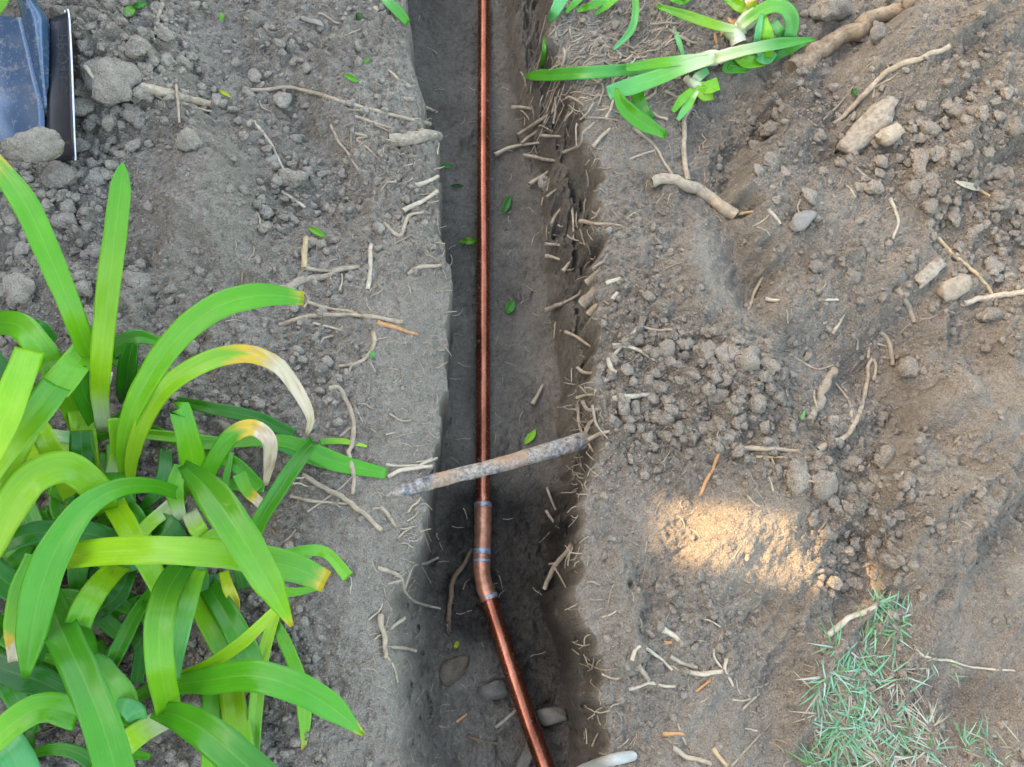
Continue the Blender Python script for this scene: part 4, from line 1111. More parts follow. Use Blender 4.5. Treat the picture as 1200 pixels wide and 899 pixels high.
pl = tag(empty('strap_leaf_plant', P(150, 600, 0.0)), 'big clump of bright green strap leaves at lower left with some withered white tips', 'plant')
LV = [  # points, widths, colour at base, colour at tip, extra
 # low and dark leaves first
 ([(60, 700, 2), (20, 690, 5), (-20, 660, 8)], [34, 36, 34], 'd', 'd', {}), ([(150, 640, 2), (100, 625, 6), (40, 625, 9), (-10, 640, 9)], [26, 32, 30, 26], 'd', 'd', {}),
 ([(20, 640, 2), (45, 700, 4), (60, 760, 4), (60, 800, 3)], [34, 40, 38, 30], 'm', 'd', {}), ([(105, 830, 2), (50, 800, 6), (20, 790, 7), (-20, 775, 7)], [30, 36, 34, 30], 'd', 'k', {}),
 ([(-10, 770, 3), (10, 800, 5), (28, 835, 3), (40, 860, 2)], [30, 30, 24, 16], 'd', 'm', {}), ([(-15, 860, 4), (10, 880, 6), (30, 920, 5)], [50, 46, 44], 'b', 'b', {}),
 ([(130, 915, 2), (95, 885, 3), (60, 878, 3), (20, 890, 2)], [16, 18, 14, 8], 'd', 'm', {}), ([(165, 500, 1), (230, 520, 4), (330, 517, 6), (395, 542, 3), (453, 555, 1.2)], [14, 15, 15, 25, 14], 'm', 'm', {}),
 ([(110, 505, 2), (160, 508, 3), (230, 515, 4), (285, 520, 4)], [13, 14, 14, 10], 'l', 'm', {}), ([(205, 470, 2), (245, 478, 5), (300, 490, 5), (345, 510, 2.5)], [12, 16, 18, 15], 'd', 'd', {}),
 ([(295, 510, 3), (330, 522, 3), (365, 538, 2), (397, 552, 1)], [13, 15, 15, 5], 'b', 'm', {}), ([(375, 518, 2.5), (400, 517, 2.2), (430, 523, 1.5)], [8, 8, 3], 'm', 'y', {}),
 ([(230, 560, 2), (270, 568, 2.5), (310, 572, 2)], [14, 14, 12], 'm', 'm', {}), ([(30, 505, 2), (60, 510, 4), (100, 515, 5)], [15, 16, 16], 'b', 'b', {'base': .9}),
 ([(30, 530, 2), (70, 525, 4), (110, 545, 4)], [22, 22, 18], 'y', 'l', {}), ([(-10, 470, 1), (0, 440, 6), (-20, 410, 8)], [30, 30, 26], 'k', 'd', {}),
 ([(60, 400, 2), (50, 385, 4), (40, 380, 4)], [18, 18, 12], 'd', 'd', {}), ([(130, 410, 3), (160, 395, 5), (190, 402, 4)], [26, 20, 10], 'd', 'm', {}), ([(130, 420, 2), (165, 435, 4), (182, 425, 3)], [14, 14, 10], 'd', 'd', {}),
 ([(60, 570, 2), (80, 580, 5), (110, 590, 4)], [20, 24, 20], 'm', 'd', {}), ([(165, 610, 2), (195, 620, 4), (215, 650, 3)], [30, 34, 26], 'd', 'd', {}),
 ([(205, 590, 2), (180, 610, 5), (160, 630, 7)], [20, 18, 18], 'l', 'y', {'base': .6}), ([(125, 575, 1.5), (145, 610, 8), (168, 650, 10), (190, 690, 8)], [28, 27, 28, 26], 'y', 'l', {}),
 ([(45, 600, 2), (55, 640, 2), (40, 700, 4)], [22, 22, 24], 'm', 'm', {}), ([(180, 690, 1), (160, 720, 5), (140, 760, 7), (122, 800, 4)], [12, 18, 20, 15], 'm', 'd', {'curl': .45, 'label': 'mottled leaf with brown scars'}),
 ([(170, 700, 2), (150, 710, 3), (128, 725, 2)], [10, 14, 12], 'm', 'm', {}), ([(150, 735, 1), (165, 760, 3), (160, 800, 2)], [16, 18, 16], 'd', 'd', {}),
 ([(85, 760, 3), (120, 790, 8), (145, 820, 8), (150, 850, 4)], [26, 36, 34, 24], 'b', 'l', {}), ([(240, 680, 3), (262, 715, 8), (285, 755, 9), (305, 800, 5)], [24, 30, 32, 26], 'd', 'm', {}),
 ([(222, 690, 3), (240, 725, 7), (262, 765, 8), (280, 800, 5)], [16, 22, 24, 20], 'l', 'm', {}), ([(248, 790, 3), (248, 840, 5), (246, 920, 6)], [22, 23, 22], 'm', 'l', {}),
 ([(270, 800, 3), (278, 850, 6), (290, 920, 6)], [30, 32, 30], 'y', 'm', {}), ([(322, 720, 5), (308, 770, 7), (300, 830, 6), (297, 890, 3)], [14, 17, 18, 15], 'y', 'm', {'curl': .3}),
 ([(316, 722, 4), (335, 755, 6), (352, 800, 5), (357, 840, 3), (356, 878, 1)], [14, 16, 17, 18, 6], 'm', 'l', {'tip': 1.05}), ([(285, 690, 2), (280, 660, 5), (290, 640, 8)], [15, 14, 12], 'd', 'm', {}),
 ([(262, 670, 4), (268, 690, 7), (275, 710, 6), (270, 738, 2)], [12, 15, 13, 4], 'y', 'o', { 'label': 'withered orange yellow leaf hanging down', 'dead': True}),
 ([(240, 650, 2), (235, 640, 5), (250, 628, 6), (268, 625, 5)], [10, 16, 18, 12], 'y', 'm', {'base': .4}), ([(265, 580, 3), (265, 560, 5), (272, 530, 5)], [8, 9, 5], 'm', 'm', {}),
 ([(150, 850, 3), (140, 835, 6), (165, 850, 5)], [14, 20, 12], 'd', 'm', {}), ([(200, 840, 3), (165, 858, 8), (135, 885, 8), (105, 930, 6)], [26, 30, 32, 30], 'y', 'l', {'base': .35}),
 ([(125, 826, 6), (142, 826, 9), (158, 835, 9), (165, 852, 6)], [6, 18, 26, 14], 'b', 'b', {'label': 'short blue green curled leaf'}),
 ([(330, 650, 8), (365, 645, 7), (385, 650, 5), (408, 676, 2.5)], [12, 15, 14, 15], 'm', 'l', {'curl': .3}), ([(300, 690, 6), (340, 694, 6), (378, 688, 5)], [12, 12, 6], 'l', 'm', {}),
 ([(280, 555, 8), (290, 575, 7), (305, 590, 5), (315, 605, 2)], [18, 16, 12, 10], 'm', 'y', {'tip': .55}),
 # middle storey
 ([(150, 470, 3), (148, 455, 9), (151, 425, 15), (156, 400, 18)], [18, 22, 24, 16], 'd', 'd', {'curl': .5}), ([(105, 600, 1), (98, 560, 5), (96, 530, 8), (95, 505, 9)], [26, 30, 29, 26], 'd', 'd', {}),
 ([(118, 500, 6), (108, 480, 10), (97, 455, 15), (100, 428, 19)], [24, 27, 25, 12], 'm', 'd', {'wtip': .12}), ([(130, 570, 2), (138, 530, 7), (134, 490, 12)], [20, 19, 16], 'y', 'l', {'base': .5}),
 ([(95, 505, 4), (78, 460, 12), (52, 415, 18), (22, 382, 18), (-20, 378, 14)], [24, 30, 33, 34, 30], 'l', 'm', {}),
 ([(105, 560, 3), (95, 490, 8), (75, 440, 7)], [26, 28, 20], 'y', 'l', {}),
 ([(90, 595, 3), (60, 530, 12), (40, 500, 14), (15, 540, 14), (-20, 585, 12)], [20, 26, 26, 26, 24], 'y', 'l', {}),
 ([(225, 580, 2), (228, 555, 8), (222, 520, 14), (212, 482, 18), (210, 479, 18)], [26, 29, 31, 28, 26], 'l', 'm', {}),
 ([(212, 610, 3), (205, 575, 7), (212, 545, 8)], [14, 22, 16], 'l', 'm', {'base': .4}), ([(222, 600, 3), (232, 620, 6), (248, 640, 4)], [20, 22, 12], 'y', 'l', {'base': .5}),
 ([(232, 585, 3), (248, 545, 10), (270, 512, 14), (295, 501, 15), (315, 515, 13), (316, 540, 9), (311, 569, 5)], [18, 20, 22, 22, 20, 16, 6], 'm', 'm', {'tip': .58, 'label': 'short leaf with a withered white tip'}),
 ([(292, 648, 6), (305, 610, 8), (330, 570, 9), (350, 540, 8), (367, 518, 6)], [17, 20, 21, 20, 15], 'm', 'd', {'curl': .7, 'label': 'folded rod like leaf with brown flecks'}),
 # tall arching ones
 ([(85, 520, 6), (112, 440, 14), (100, 405, 20), (83, 360, 26), (60, 305, 30), (30, 240, 33), (-15, 178, 34)], [0.1, 10, 25, 28, 31, 32, 20], 'l', 'm', {'tip': 1.04}),
 ([(122, 506, 6), (117, 460, 14), (119, 420, 20), (127, 340, 28), (137, 260, 34), (144, 190, 38)], [16, 24, 27, 28, 27, 24], 'y', 'm', {'base': .18, 'wtip': .10, 'label': 'tall upright leaf'}),
 ([(112, 398, 16), (90, 425, 19), (63, 458, 20)], [36, 36, 36], 'm', 'l', {}), ([(66, 452, 21), (45, 480, 22), (10, 520, 20), (-40, 590, 17)], [37, 39, 36, 34], 'm', 'y', {'curl': .3}),
 ([(35, 410, 24), (22, 445, 26), (5, 490, 26), (-20, 540, 24)], [34, 36, 38, 36], 'l', 'y', {'curl': .1}),
 ([(148, 560, 3), (145, 520, 9), (160, 470, 15), (200, 405, 21), (250, 362, 24), (305, 346, 24), (356, 350, 22)], [14, 20, 28, 32, 34, 33, 17], 'l', 'm', {'tip': 1.09, 'label': 'long arching leaf with a scorched end'}),
 ([(152, 570, 3), (156, 530, 8), (175, 480, 14), (205, 445, 18), (250, 421, 20), (290, 415, 20), (325, 428, 18), (350, 460, 14), (364, 490, 10), (359, 511, 7)], [10, 18, 23, 25, 26, 25, 22, 18, 14, 5], 'y', 'm', {'tip': .66, 'label': 'arching leaf with a long withered white end'}),
 ([(125, 600, 5), (112, 572, 11), (78, 548, 15), (40, 560, 16), (12, 595, 15), (-25, 660, 13)], [30, 38, 42, 44, 42, 38], 'l', 'y', {'curl': .25}),
 ([(218, 582, 4), (180, 570, 12), (140, 572, 17), (100, 595, 20), (68, 640, 20), (48, 690, 18), (38, 740, 15), (30, 795, 11)], [14, 19, 26, 34, 42, 44, 36, 8], 'm', 'm', {'curl': .3}),
 ([(40, 650, 17), (25, 690, 16), (18, 730, 13), (18, 775, 9)], [20, 26, 26, 16], 'm', 'l', {'tip': .84, 'label': 'leaf edge ending in a yellow and white tip'}),
 ([(72, 652, 16), (130, 646, 19), (200, 645, 21), (270, 650, 20), (340, 664, 17), (382, 682, 14)], [32, 36, 36, 37, 39, 28], 'y', 'm', {'tip': 1.07, 'label': 'broad level leaf with a yellow white edge at its end'}),
 ([(140, 663, 6), (118, 685, 12), (100, 712, 14), (92, 732, 13)], [26, 30, 32, 32], 'y', 'm', {}), ([(92, 731, 12.5), (98, 755, 8), (110, 790, 4)], [31, 30, 24], 'd', 'm', {}),
 ([(50, 690, 8), (75, 745, 14), (100, 800, 18), (122, 855, 19), (145, 935, 17)], [36, 42, 43, 45, 44], 'd', 'm', {'curl': .25}),
 ([(232, 668, 6), (222, 700, 12), (210, 745, 14), (203, 795, 9)], [20, 25, 24, 16], 'l', 'b', {}),
 ([(215, 662, 8), (198, 690, 14), (187, 730, 18), (188, 780, 16), (198, 832, 10)], [30, 36, 36, 35, 30], 'd', 'l', {'curl': .22}),
 ([(200, 796, 5), (240, 782, 9), (285, 752, 12), (325, 713, 14)], [12, 16, 17, 12], 'l', 'y', {'curl': .35}),
 ([(203, 803, 5), (245, 797, 11), (295, 792, 15), (345, 805, 16), (390, 830, 14), (426, 861, 11)], [22, 35, 40, 39, 32, 5], 'm', 'm', {'curl': .25, 'tip': 1.08}),
 ([(180, 832, 9), (215, 842, 13), (255, 868, 16), (320, 925, 17)], [20, 40, 46, 44], 'm', 'd', {'curl': .2}),
 ([(92, 838, 8), (55, 829, 11), (22, 842, 12), (-25, 885, 11)], [36, 37, 36, 32], 'm', 'l', {'curl': .25}),
 ([(215, 545, 18), (245, 575, 23), (280, 625, 25), (312, 678, 22), (342, 734, 16)], [14, 44, 44, 38, 5], 'd', 'l', {'curl': .3, 'tip': 1.06, 'label': 'broad pointed leaf drooping over the others'}),
]
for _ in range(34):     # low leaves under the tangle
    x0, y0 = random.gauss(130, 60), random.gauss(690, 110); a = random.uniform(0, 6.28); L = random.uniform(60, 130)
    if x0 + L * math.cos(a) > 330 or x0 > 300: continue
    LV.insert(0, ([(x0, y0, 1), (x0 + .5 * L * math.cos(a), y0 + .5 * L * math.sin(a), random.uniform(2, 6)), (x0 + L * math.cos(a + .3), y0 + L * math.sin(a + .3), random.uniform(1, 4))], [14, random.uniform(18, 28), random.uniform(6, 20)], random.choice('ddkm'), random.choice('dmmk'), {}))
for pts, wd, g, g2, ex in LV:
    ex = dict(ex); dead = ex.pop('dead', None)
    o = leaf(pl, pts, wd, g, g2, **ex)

# uprooted shoots on the right bank
u1 = tag(empty('uprooted_shoot', G(842, 66)), 'largest uprooted shoot lying flat with a white stem and a long leaf over the trench', 'plant')
u2 = tag(empty('uprooted_shoot', G(875, 30)), 'uprooted shoot with curling leaves at the top of the right bank', 'plant')
u3 = tag(empty('uprooted_shoot', G(815, 100)), 'small uprooted shoot with short broad leaves below the largest one', 'plant')
u4 = tag(empty('uprooted_shoot', G(700, -8)), 'leaf tuft cut by the top edge beside the trench', 'plant')
U = [(u1, [(838, 70, 2), (790, 78, 3.5), (740, 82, 3.5), (690, 85, 3), (640, 89, 3), (613, 89, 3)], [10, 14, 14, 16, 16, 13], 'b', 'm', {'base': .45, 'wtip': .08}),
     (u1, [(840, 68, 2.5), (800, 80, 5), (760, 95, 5), (725, 106, 4), (712, 110, 3.5)], [11, 16, 19, 22, 18], 'l', 'b', {'base': .45}),
     (u1, [(836, 66, 3), (790, 72, 5.5), (760, 76, 6), (733, 80, 5)], [9, 13, 13, 10], 'l', 'm', {'base': .5}),
     (u1, [(722, 104, 5.5), (728, 122, 5.5), (748, 141, 4.5), (780, 159, 2)], [5, 20, 21, 9], 'm', 'm', {'curl': .4}),
     (u1, [(745, 105, 2.5), (752, 125, 2.5), (764, 140, 1.5)], [16, 17, 10], 'm', 'd', {}),
     (u1, [(875, 36, 2), (850, 33, 3), (815, 22, 3.5), (770, 7, 3)], [8, 12, 13, 6], 'y', 'm', {'base': .4}),
     (u1, [(838, 69, 3.5), (870, 60, 4.5), (905, 53, 4.5), (954, 46, 3)], [13, 13, 15, 5], 'b', 'm', {'base': .7, 'curl': .35}),
     (u1, [(860, 60, 1.5), (875, 72, 2), (895, 72, 1.5)], [14, 18, 12], 'm', 'l', {}), (u1, [(865, 72, 1), (850, 80, 1.5), (875, 82, 1)], [10, 12, 8], 'd', 'm', {}),
     (u2, [(866, 32, 3), (880, 20, 5), (905, 6, 7), (922, 10, 7), (929, 26, 5), (925, 46, 3)], [12, 14, 17, 17, 18, 15], 'l', 'b', {'base': .2, 'curl': .25}),
     (u2, [(893, 16, 6), (889, 35, 6), (887, 52, 4), (891, 66, 2)], [5, 9, 9, 5], 'b', 'b', {}), (u2, [(894, 18, 5.5), (899, 38, 5.5), (900, 55, 3.5), (898, 68, 2)], [7, 15, 14, 12], 'l', 'l', {}),
     (u2, [(905, 25, 3), (913, 36, 3), (917, 46, 2)], [12, 13, 10], 'b', 'm', {}), (u2, [(880, 12, 4), (868, 8, 4), (850, -4, 4)], [10, 16, 10], 'y', 'm', {}),
     (u2, [(886, 14, 3), (880, 4, 5), (874, -8, 6)], [10, 13, 10], 'y', 'y', {'tip': .55}), (u2, [(900, 8, 2), (915, -2, 3), (940, -15, 4)], [12, 14, 12], 'd', 'd', {}), (u2, [(885, 65, 2), (898, 70, 2.5), (908, 62, 2)], [10, 14, 8], 'b', 'b', {}),
     (u2, [(905, 68, 1.5), (925, 60, 2), (945, 50, 1)], [10, 9, 4], 'd', 'm', {}),
     (u3, [(812, 98, 1), (818, 90, 2), (830, 82, 2.5)], [10, 13, 10], 'b', 'b', {'base': .9}), (u3, [(815, 100, 1.5), (828, 103, 2.5), (842, 98, 3)], [10, 17, 16], 'l', 'l', {}), (u3, [(815, 104, 1.5), (826, 111, 2.5), (836, 113, 2)], [10, 18, 8], 'l', 'y', {}),
     (u3, [(812, 105, 1.5), (801, 115, 2.5), (788, 131, 1.5)], [8, 12, 6], 'l', 'm', {}), (u3, [(816, 106, 1.5), (805, 125, 2.5), (794, 141, 1.5)], [8, 12, 5], 'l', 'b', {'base': .3}),
     (u4, [(662, -10, 3), (655, 5, 3), (648, 18, 2), (642, 25, 1)], [15, 16, 13, 4], 'b', 'b', {}), (u4, [(690, -12, 2), (675, 2, 2.5), (663, 15, 1.5)], [9, 10, 4], 'm', 'm', {}),
     (u4, [(722, -8, 2), (700, 4, 3), (676, 13, 1.5)], [9, 11, 5], 'm', 'm', {}), (u4, [(725, -5, 2), (712, 6, 2.5), (697, 17, 1)], [8, 9, 4], 'l', 'm', {}),
     (u4, [(744, -10, 3), (745, 12, 3.5), (740, 36, 2.5), (719, 58, 1)], [9, 9, 10, 4], 'm', 'b', {'curl': .4}), (u4, [(780, -6, 2), (800, 2, 3), (812, -10, 3)], [8, 10, 8], 'm', 'm', {})]
for par, pts, wd, g, g2, ex in U: leaf(par, pts, wd, g, g2, rel=True, n=20, **ex)
def stem(par, pts, r, name='stem'):
    c = catmull([P(a, b_, G(a, b_)[2] + h * .01) for a, b_, h in pts], 16)
    n = len(c); m = depth_of(c[0]) / FPX
    b = Build(); b.tube(c - np.array(par.location), np.interp(np.linspace(0, 1, n), np.linspace(0, 1, len(r)), r) * m, 12, .06)
    tn = np.interp(np.linspace(0, 1, n), [0, .4, 1], [0, .25, .8])
    tt = [np.array((.74, .72, .58)) * (1 - a) + np.array((.46, .60, .22)) * a for a in tn for _ in range(12)] + [np.array((.6, .5, .3)), np.array((.46, .6, .22))]
    return mesh_obj(name, b.v, b.f, M_LEAF, par, True, b.uv, np.array(tt))
stem(u1, [(850, 64, 1), (842, 67, 1.5), (828, 69, 2), (806, 75, 2.6)], [4, 9, 8.5, 8])
stem(u1, [(842, 68, 1), (860, 62, 2), (884, 56, 3)], [8, 7, 6])
stem(u2, [(866, 34, .5), (874, 26, 2), (888, 14, 4)], [9, 10, 8])
stem(u1, [(866, 52, .5), (862, 42, 1.5), (850, 34, 2.4)], [9, 9, 6])
stem(u3, [(806, 94, .5), (813, 99, 1), (820, 103, 1.6)], [6, 6, 5])

# torn strap leaf on the left bank at the top edge, and a strip caught in the trench
o = leaf(None, [(440, -14, 1), (455, 2, 1.6), (468, 15, 1.6), (478, 27, 1)], [10, 13, 13, 10], 'b', 'm', rel=True, name='torn_leaf', n=16)
tag(set_base(o, G(460, 8)), 'torn strip of green strap leaf at the top edge left of the trench', 'leaf')
o = leaf(None, [(638, 44, 1.5), (638, 58, 1.5), (636, 70, 1.5), (635, 80, 1)], [4, 6, 6, 4], 'm', 'd', rel=True, name='torn_leaf', n=12)
tag(set_base(o, G(636, 62)), 'dark green leaf strip standing against the right trench wall', 'leaf')
o = leaf(None, [(790, 35, 1), (796, 50, 1.2), (801, 66, .8)], [4, 7, 4], 'b', 'b', rel=True, name='torn_leaf', n=12)
tag(set_base(o, G(796, 50)), 'thin blue green blade above the largest uprooted shoot', 'leaf')
o = leaf(None, [(-8, 16, 10), (2, 4, 11), (8, -8, 12)], [14, 12, 10], 'l', 'l', name='torn_leaf', n=10)
tag(set_base(o, P(0, 5, .10)), 'pale green leaf tip above the spade in the upper left corner', 'leaf')

# small fallen leaves
def small_leaf(px, py, L, W, ang, g, label, lift=.3, dry=None):
    a = math.radians(ang); c, s_ = math.cos(a) * L / 2, -math.sin(a) * L / 2
    o = leaf(None, [(px - c, py - s_, lift), (px - c * .3, py - s_ * .3, lift + .5), (px + c * .4 + random.uniform(-.06, .06) * L, py + s_ * .4 + random.uniform(-.08, .08) * L, lift + random.uniform(.1, .9)), (px + c, py + s_, lift)], [1.0, W * .8, W, W * .7, .6], g, g, rel=True, name='fallen_leaf', n=14, curl=.35, thick=.0006, mat=M_SMALL)
    k_ = np.empty(len(o.data.vertices) * 4, np.float32); o.data.color_attributes['tint'].data.foreach_get('color', k_)
    k_ = k_.reshape(-1, 4); k_[:, :3] *= random.uniform(.6, 1.15); k_[:, 0] *= random.uniform(.9, 1.7); o.data.color_attributes['tint'].data.foreach_set('color', k_.ravel())
    return tag(set_base(o, G(px, py)), label, 'leaf')
for a in [(549, 282, 21, 9, 8, 'm', 'small green leaf touching the left side of the copper pipe'), (594, 240, 24, 10, 65, 'd', 'small green leaf beside a dark rootlet in the upper trench'), (598, 360, 18, 13, 60, 'd', 'dark ragged leaf in the middle of the trench floor'),
          (621, 512, 22, 10, 55, 'l', 'bright green leaf just above the old rusty pipe'), (523, 195, 19, 6, -5, 'd', 'green leaf scrap at the left lip above the slanting roots'), (536, 218, 14, 6, 0, 'k', 'dark leaf scrap on the trench floor below the green scrap'),
          (372, 272, 24, 9, -28, 'm', 'small green leaf on the left bank above the brown cut stick'), (152, 14, 16, 12, 40, 'm', 'left one of the two green leaflets by the spade at the top edge'), (164, 6, 20, 8, 15, 'd', 'right one of the two green leaflets by the spade at the top edge'),
          (260, 20, 9, 6, 70, 'm', 'tiny green scrap on the upper left bank'), (264, 110, 17, 5, -30, 'y', 'yellow leaf sliver right of the fat pale root stub'), (412, 91, 20, 8, -20, 'm', 'green leaf on the left bank above the forked rootlet'),
          (430, 71, 9, 6, 50, 'd', 'tiny leaf scrap above the green leaf on the left bank'), (421, 19, 10, 9, 40, 'k', 'dark round leaf near the torn leaf strip'), (436, 416, 9, 8, 60, 'b', 'blue green scrap beside the clawed branching root'),
          (941, 487, 14, 4, 70, 'b', 'tiny bright green sprout beside the lumpy root'), (535, 756, 10, 6, 60, 'y', 'yellow green scrap under the lower copper pipe'), (1001, 107, 9, 7, 30, 'd', 'tiny green tuft under the smooth pale stick')]:
    small_leaf(*a)
o = leaf(None, [(1119, 212, .4), (1128, 216, .9), (1138, 219, .8), (1148, 222, .5)], [1, 7, 9, 4], 'c', 'c', rel=True, name='dry_leaf', n=12, curl=.4, mat=M_SMALL)
tag(set_base(o, G(1134, 218)), 'dry curled cream leaf near the right edge', 'leaf')

# ------------------------------------------------------------------ grass patch and hair roots, masses nobody could count
def mass_of_blades(name, recs, mat, seg=4):
    """recs: base point, direction in plan, length, width, rise, colour"""
    v = []; f = []; t = []; uv = []
    for p, a, L, wd, rise, col, drp in recs:
        d = np.array([math.cos(a), math.sin(a), 0]); s_ = np.array([-d[1], d[0], 0]); b0 = len(v)
        for i in range(seg + 1):
            u = i / seg
            c = p + d * L * u * math.cos(rise) + np.array([0, 0, 1]) * (L * (math.sin(rise) * u - drp * u * u))
            q = wd * (1 - u ** 1.6) * .5 + .0002
            for k, o_ in ((-1, 0), (0, -.25 * wd), (1, 0)):
                v.append(c + s_ * q * k + np.array([0, 0, o_])); t.append(np.array(col) * (.85 + .3 * u)); uv.append(((k + 1) / 2, u))
        for i in range(seg):
            for k in range(2):
                f.append((b0 + i * 3 + k, b0 + i * 3 + k + 1, b0 + i * 3 + 3 + k + 1, b0 + i * 3 + 3 + k))
    return mesh_obj(name, v, f, mat, None, True, uv, np.clip(np.array(t), 0, .9))
recs = []
GC = [(.22, .38, .18), (.18, .38, .22), (.20, .46, .26), (.26, .50, .32), (.14, .32, .10), (.38, .54, .40)]; SCOL = [(.50, .45, .33), (.40, .34, .24), (.52, .50, .42), (.34, .28, .19)]
for (cx, cy, rx, ry, nn_, green, L0) in [(1030, 850, 58, 56, 520, .32, 28), (988, 845, 32, 60, 220, .7, 32), (1020, 892, 62, 26, 220, .35, 28), (1068, 862, 30, 42, 180, .15, 22), (1010, 800, 40, 22, 150, .75, 30), (1045, 715, 22, 28, 120, 1.0, 20), (1025, 735, 30, 20, 60, .5, 24), (1020, 770, 40, 20, 40, .4, 22), (1182, 888, 30, 18, 45, .8, 26), (1130, 870, 12, 10, 8, .9, 22), (1085, 790, 30, 30, 22, .1, 16)]:
    for _ in range(max(2, nn_ // 9)):
        tx_, ty_ = random.gauss(cx, rx * .5), random.gauss(cy, ry * .5)
        lean = random.uniform(0, 6.28); tg = random.random() < green
        for _ in range(random.randint(6, 14)):
            px, py = random.gauss(tx_, 4.0), random.gauss(ty_, 4.0)
            p = G(px, py); m = depth_of(p) / FPX
            isg = random.random() < (.85 if tg else .15)
            recs.append((p - np.array([0, 0, .002]), lean + random.gauss(0, 1.0), L0 * m * random.uniform(.5, 1.5), random.uniform(1.2, 2.6) * m, random.uniform(.05, .8) if isg else random.uniform(.02, .3), random.choice(GC if isg else SCOL), random.uniform(0, .6)))
tag(mass_of_blades('grass', recs, M_GRASS), kind='stuff')

def hair(name, specs, mat):
    b = Build()
    for px, py, ang, L, r, up_ in specs:
        p = G(px, py); m = depth_of(p) / FPX; n = 6
        a = ang; x, y = p[0], p[1]; c = []
        cur = random.gauss(0, .13)
        for i in range(n):
            z = float(zat(x, y)); zz = max(z, p[2] - .25 * L * m * i / n) if up_ else z
            c.append((x, y, zz + r * m * .5 + up_ * m * i / n))
            a += cur + random.gauss(0, .20); x += math.cos(a) * L * m / n; y += math.sin(a) * L * m / n
        b.tube(np.array(c), np.linspace(r, r * .5, n) * m, 4, .1, 1, False)
    return tag(b.make(name, mat), kind='stuff')
sp_ = []
for _ in range(430):
    px = random.choice([random.uniform(300, 515), random.uniform(380, 515), random.uniform(690, 1200), random.uniform(690, 900)]); py = random.uniform(0, 899)
    if px < 440 and py > 560: continue
    sp_.append((px, py, random.uniform(0, 6.28), random.uniform(8, 26), random.uniform(.5, .95), 0))
for _ in range(120):
    py = random.choice([random.uniform(60, 330), random.gauss(480, 25), random.gauss(560, 30), random.uniform(640, 899)]); px = float(np.interp(py, [q[1] for q in LIP_R], [q[0] for q in LIP_R])) + random.gauss(-8, 10)
    sp_.append((px, py, math.pi + random.gauss(.3, 1.1), random.uniform(8, 26), random.uniform(.5, 1.0), random.uniform(0, 6)))
for _ in range(45):
    py = random.uniform(100, 899); px = float(np.interp(py, [q[1] for q in LIP_L], [q[0] for q in LIP_L])) + random.gauss(-4, 7)
    sp_.append((px, py, random.gauss(0, .7), random.uniform(8, 22), random.uniform(.5, 1.0), random.uniform(0, 5)))
for _ in range(200):
    px, py = random.uniform(640, 800), random.uniform(15, 125)
    sp_.append((px, py, random.gauss(.5, .4) + random.choice((0, math.pi)), random.uniform(14, 40), random.uniform(.7, 1.5), 0))
for _ in range(70): sp_.append((random.uniform(520, 650), random.uniform(60, 880), random.uniform(0, 6.28), random.uniform(6, 22), random.uniform(.4, .8), 0))
hair('hair_roots', sp_, MATS['pale'])
hair('dead_leaf_litter', [(random.gauss(150, 90), random.gauss(690, 110), random.uniform(0, 6.28), random.uniform(10, 34), random.uniform(.8, 1.8), random.uniform(0, 4)) for _ in range(260)], bark_material('litter_brown', (.30, .20, .12), (.12, .075, .045)))

# short rootlets lying about, each one a thing
RP_ = []
for k in range(16):
    b = Build(); c = [np.zeros(3)]; a = 0; cu_ = random.gauss(0, .10)
    for i in range(7): a += cu_ + random.gauss(0, .24); c.append(c[-1] + np.array([math.cos(a), math.sin(a), random.gauss(0, .10)]) / 7)
    c = np.array(c); c -= c.mean(0); th = random.uniform(.028, .065)
    b.tube(catmull(c, 10), np.linspace(th, th * random.uniform(.5, 1), 10), 6, .2)
    o = b.make('rootlet', MATS[['pale', 'white', 'pale', 'soiled', 'pale', 'straw'][k % 6]])
    RP_.append(o.data); bpy.data.objects.remove(o)
def rootlet(px, py, L, ang, label, group, lift=.0, tilt=0):
    g = G(px, py); m = depth_of(g) / FPX
    o = bpy.data.objects.new('rootlet', random.choice(RP_)); COL.objects.link(o)
    n = Vector(nat(g[0], g[1], .008)); o.rotation_mode = 'QUATERNION'
    o.rotation_quaternion = Vector((0, 0, 1)).rotation_difference(n) @ Euler((0, tilt, ang)).to_quaternion()
    s_ = L * m; o.scale = (s_, s_, s_); o.location = Vector(g) + n * (s_ * .02 + lift)
    if 'wall' not in group and 'lip' not in group: label = ('short' if L < 16 else 'middling' if L < 22 else 'longer') + ' thin rootlet lying ' + near(px, py)
    return tag(o, label, 'root', group)
for _ in range(44):
    px, py = random.uniform(270, 505), random.uniform(20, 400)
    rootlet(px, py, random.uniform(12, 28), random.uniform(0, 6.28), 'short thin rootlet lying on the left bank above the green arching leaves', 'rootlets on the upper left bank')
for _ in range(20):
    px, py = random.uniform(330, 490), random.uniform(400, 690)
    rootlet(px, py, random.uniform(12, 28), random.uniform(0, 6.28), 'short thin rootlet lying on the left bank between the green plant and the trench', 'rootlets beside the green plant')
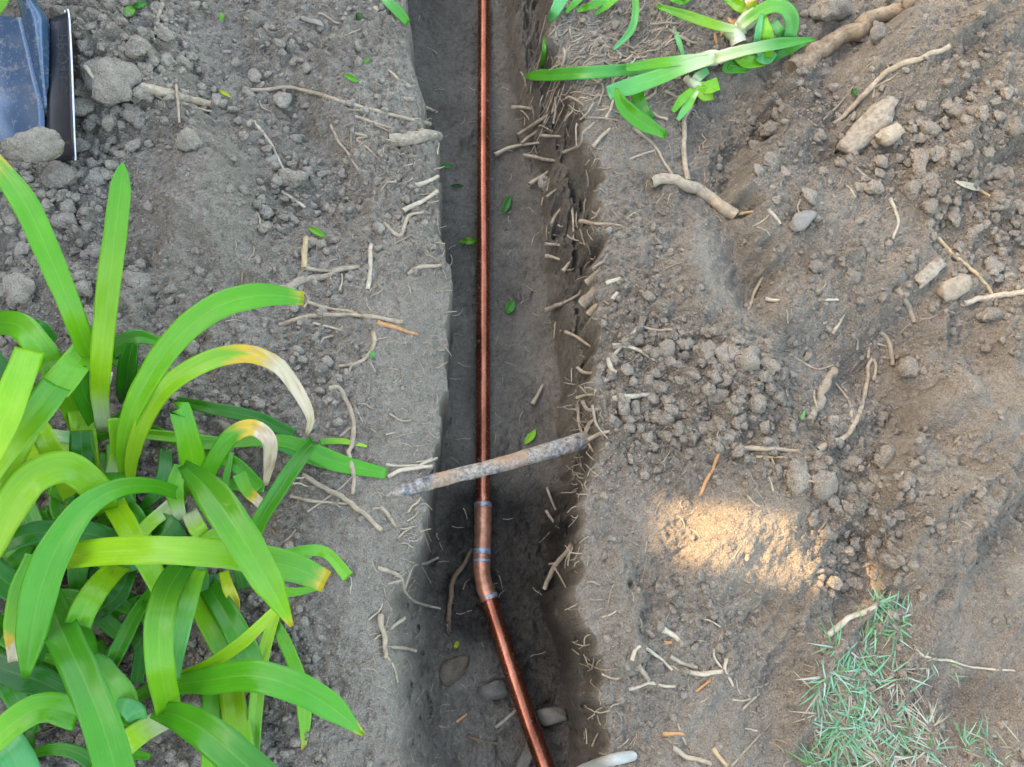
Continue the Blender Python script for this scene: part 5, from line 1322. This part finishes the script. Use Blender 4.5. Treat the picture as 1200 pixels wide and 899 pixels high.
for _ in range(54):
    px, py = random.uniform(650, 800), random.uniform(28, 140)
    rootlet(px, py, random.uniform(16, 40), random.gauss(.45, .4), 'pale dry rootlet in the tangle around the uprooted shoots', 'rootlets under the uprooted shoots')
for _ in range(38):
    py = random.uniform(90, 320); px = random.uniform(float(np.interp(py, [q[1] for q in FLR_R], [q[0] for q in FLR_R])) + 6, float(np.interp(py, [q[1] for q in LIP_R], [q[0] for q in LIP_R])) + 6)
    rootlet(px, py, random.uniform(14, 30), random.gauss(.3, .5), 'pale rootlet sticking out of the right trench wall above the wood chips', 'rootlets in the upper right wall', .004, -.4)
for _ in range(22):
    py = random.uniform(320, 880); px = random.uniform(float(np.interp(py, [q[1] for q in FLR_R], [q[0] for q in FLR_R])) + 8, float(np.interp(py, [q[1] for q in LIP_R], [q[0] for q in LIP_R])) + 12)
    rootlet(px, py, random.uniform(11, 24), random.gauss(.3, .7), 'pale rootlet sticking out of the right trench wall below the wood chips', 'rootlets in the lower right wall', .003, -.3)
for _ in range(24):
    py = random.uniform(120, 880); px = float(np.interp(py, [q[1] for q in LIP_L], [q[0] for q in LIP_L])) + random.gauss(-2, 6)
    rootlet(px, py, random.uniform(11, 26), random.gauss(0, .6), 'pale rootlet at the left lip of the trench', 'rootlets along the left lip', .002)
for _ in range(48):
    px, py = random.uniform(740, 1195), random.uniform(130, 620)
    rootlet(px, py, random.uniform(11, 28), random.uniform(0, 6.28), 'short thin rootlet on the dug soil of the right bank above the sunlit patch', 'rootlets on the upper right bank')
for _ in range(24):
    px, py = random.uniform(700, 930), random.uniform(690, 895)
    rootlet(px, py, random.uniform(11, 26), random.uniform(0, 6.28), 'short thin rootlet on the right bank below the sunlit patch', 'rootlets on the lower right bank')
for i in range(9):
    px, py = random.uniform(825, 880), random.uniform(18, 46)
    small_leaf(px, py, random.uniform(8, 15), 4, random.uniform(0, 180), 'y', 'x')['label'] = 'orange brown husk scrap around the white stem bases'
    o = COL.objects[-1]; o.name = 'husk'; o['group'] = 'husk scraps by the uprooted shoots'; o['category'] = 'husk'; o.data.materials[0] = MATS['orange']
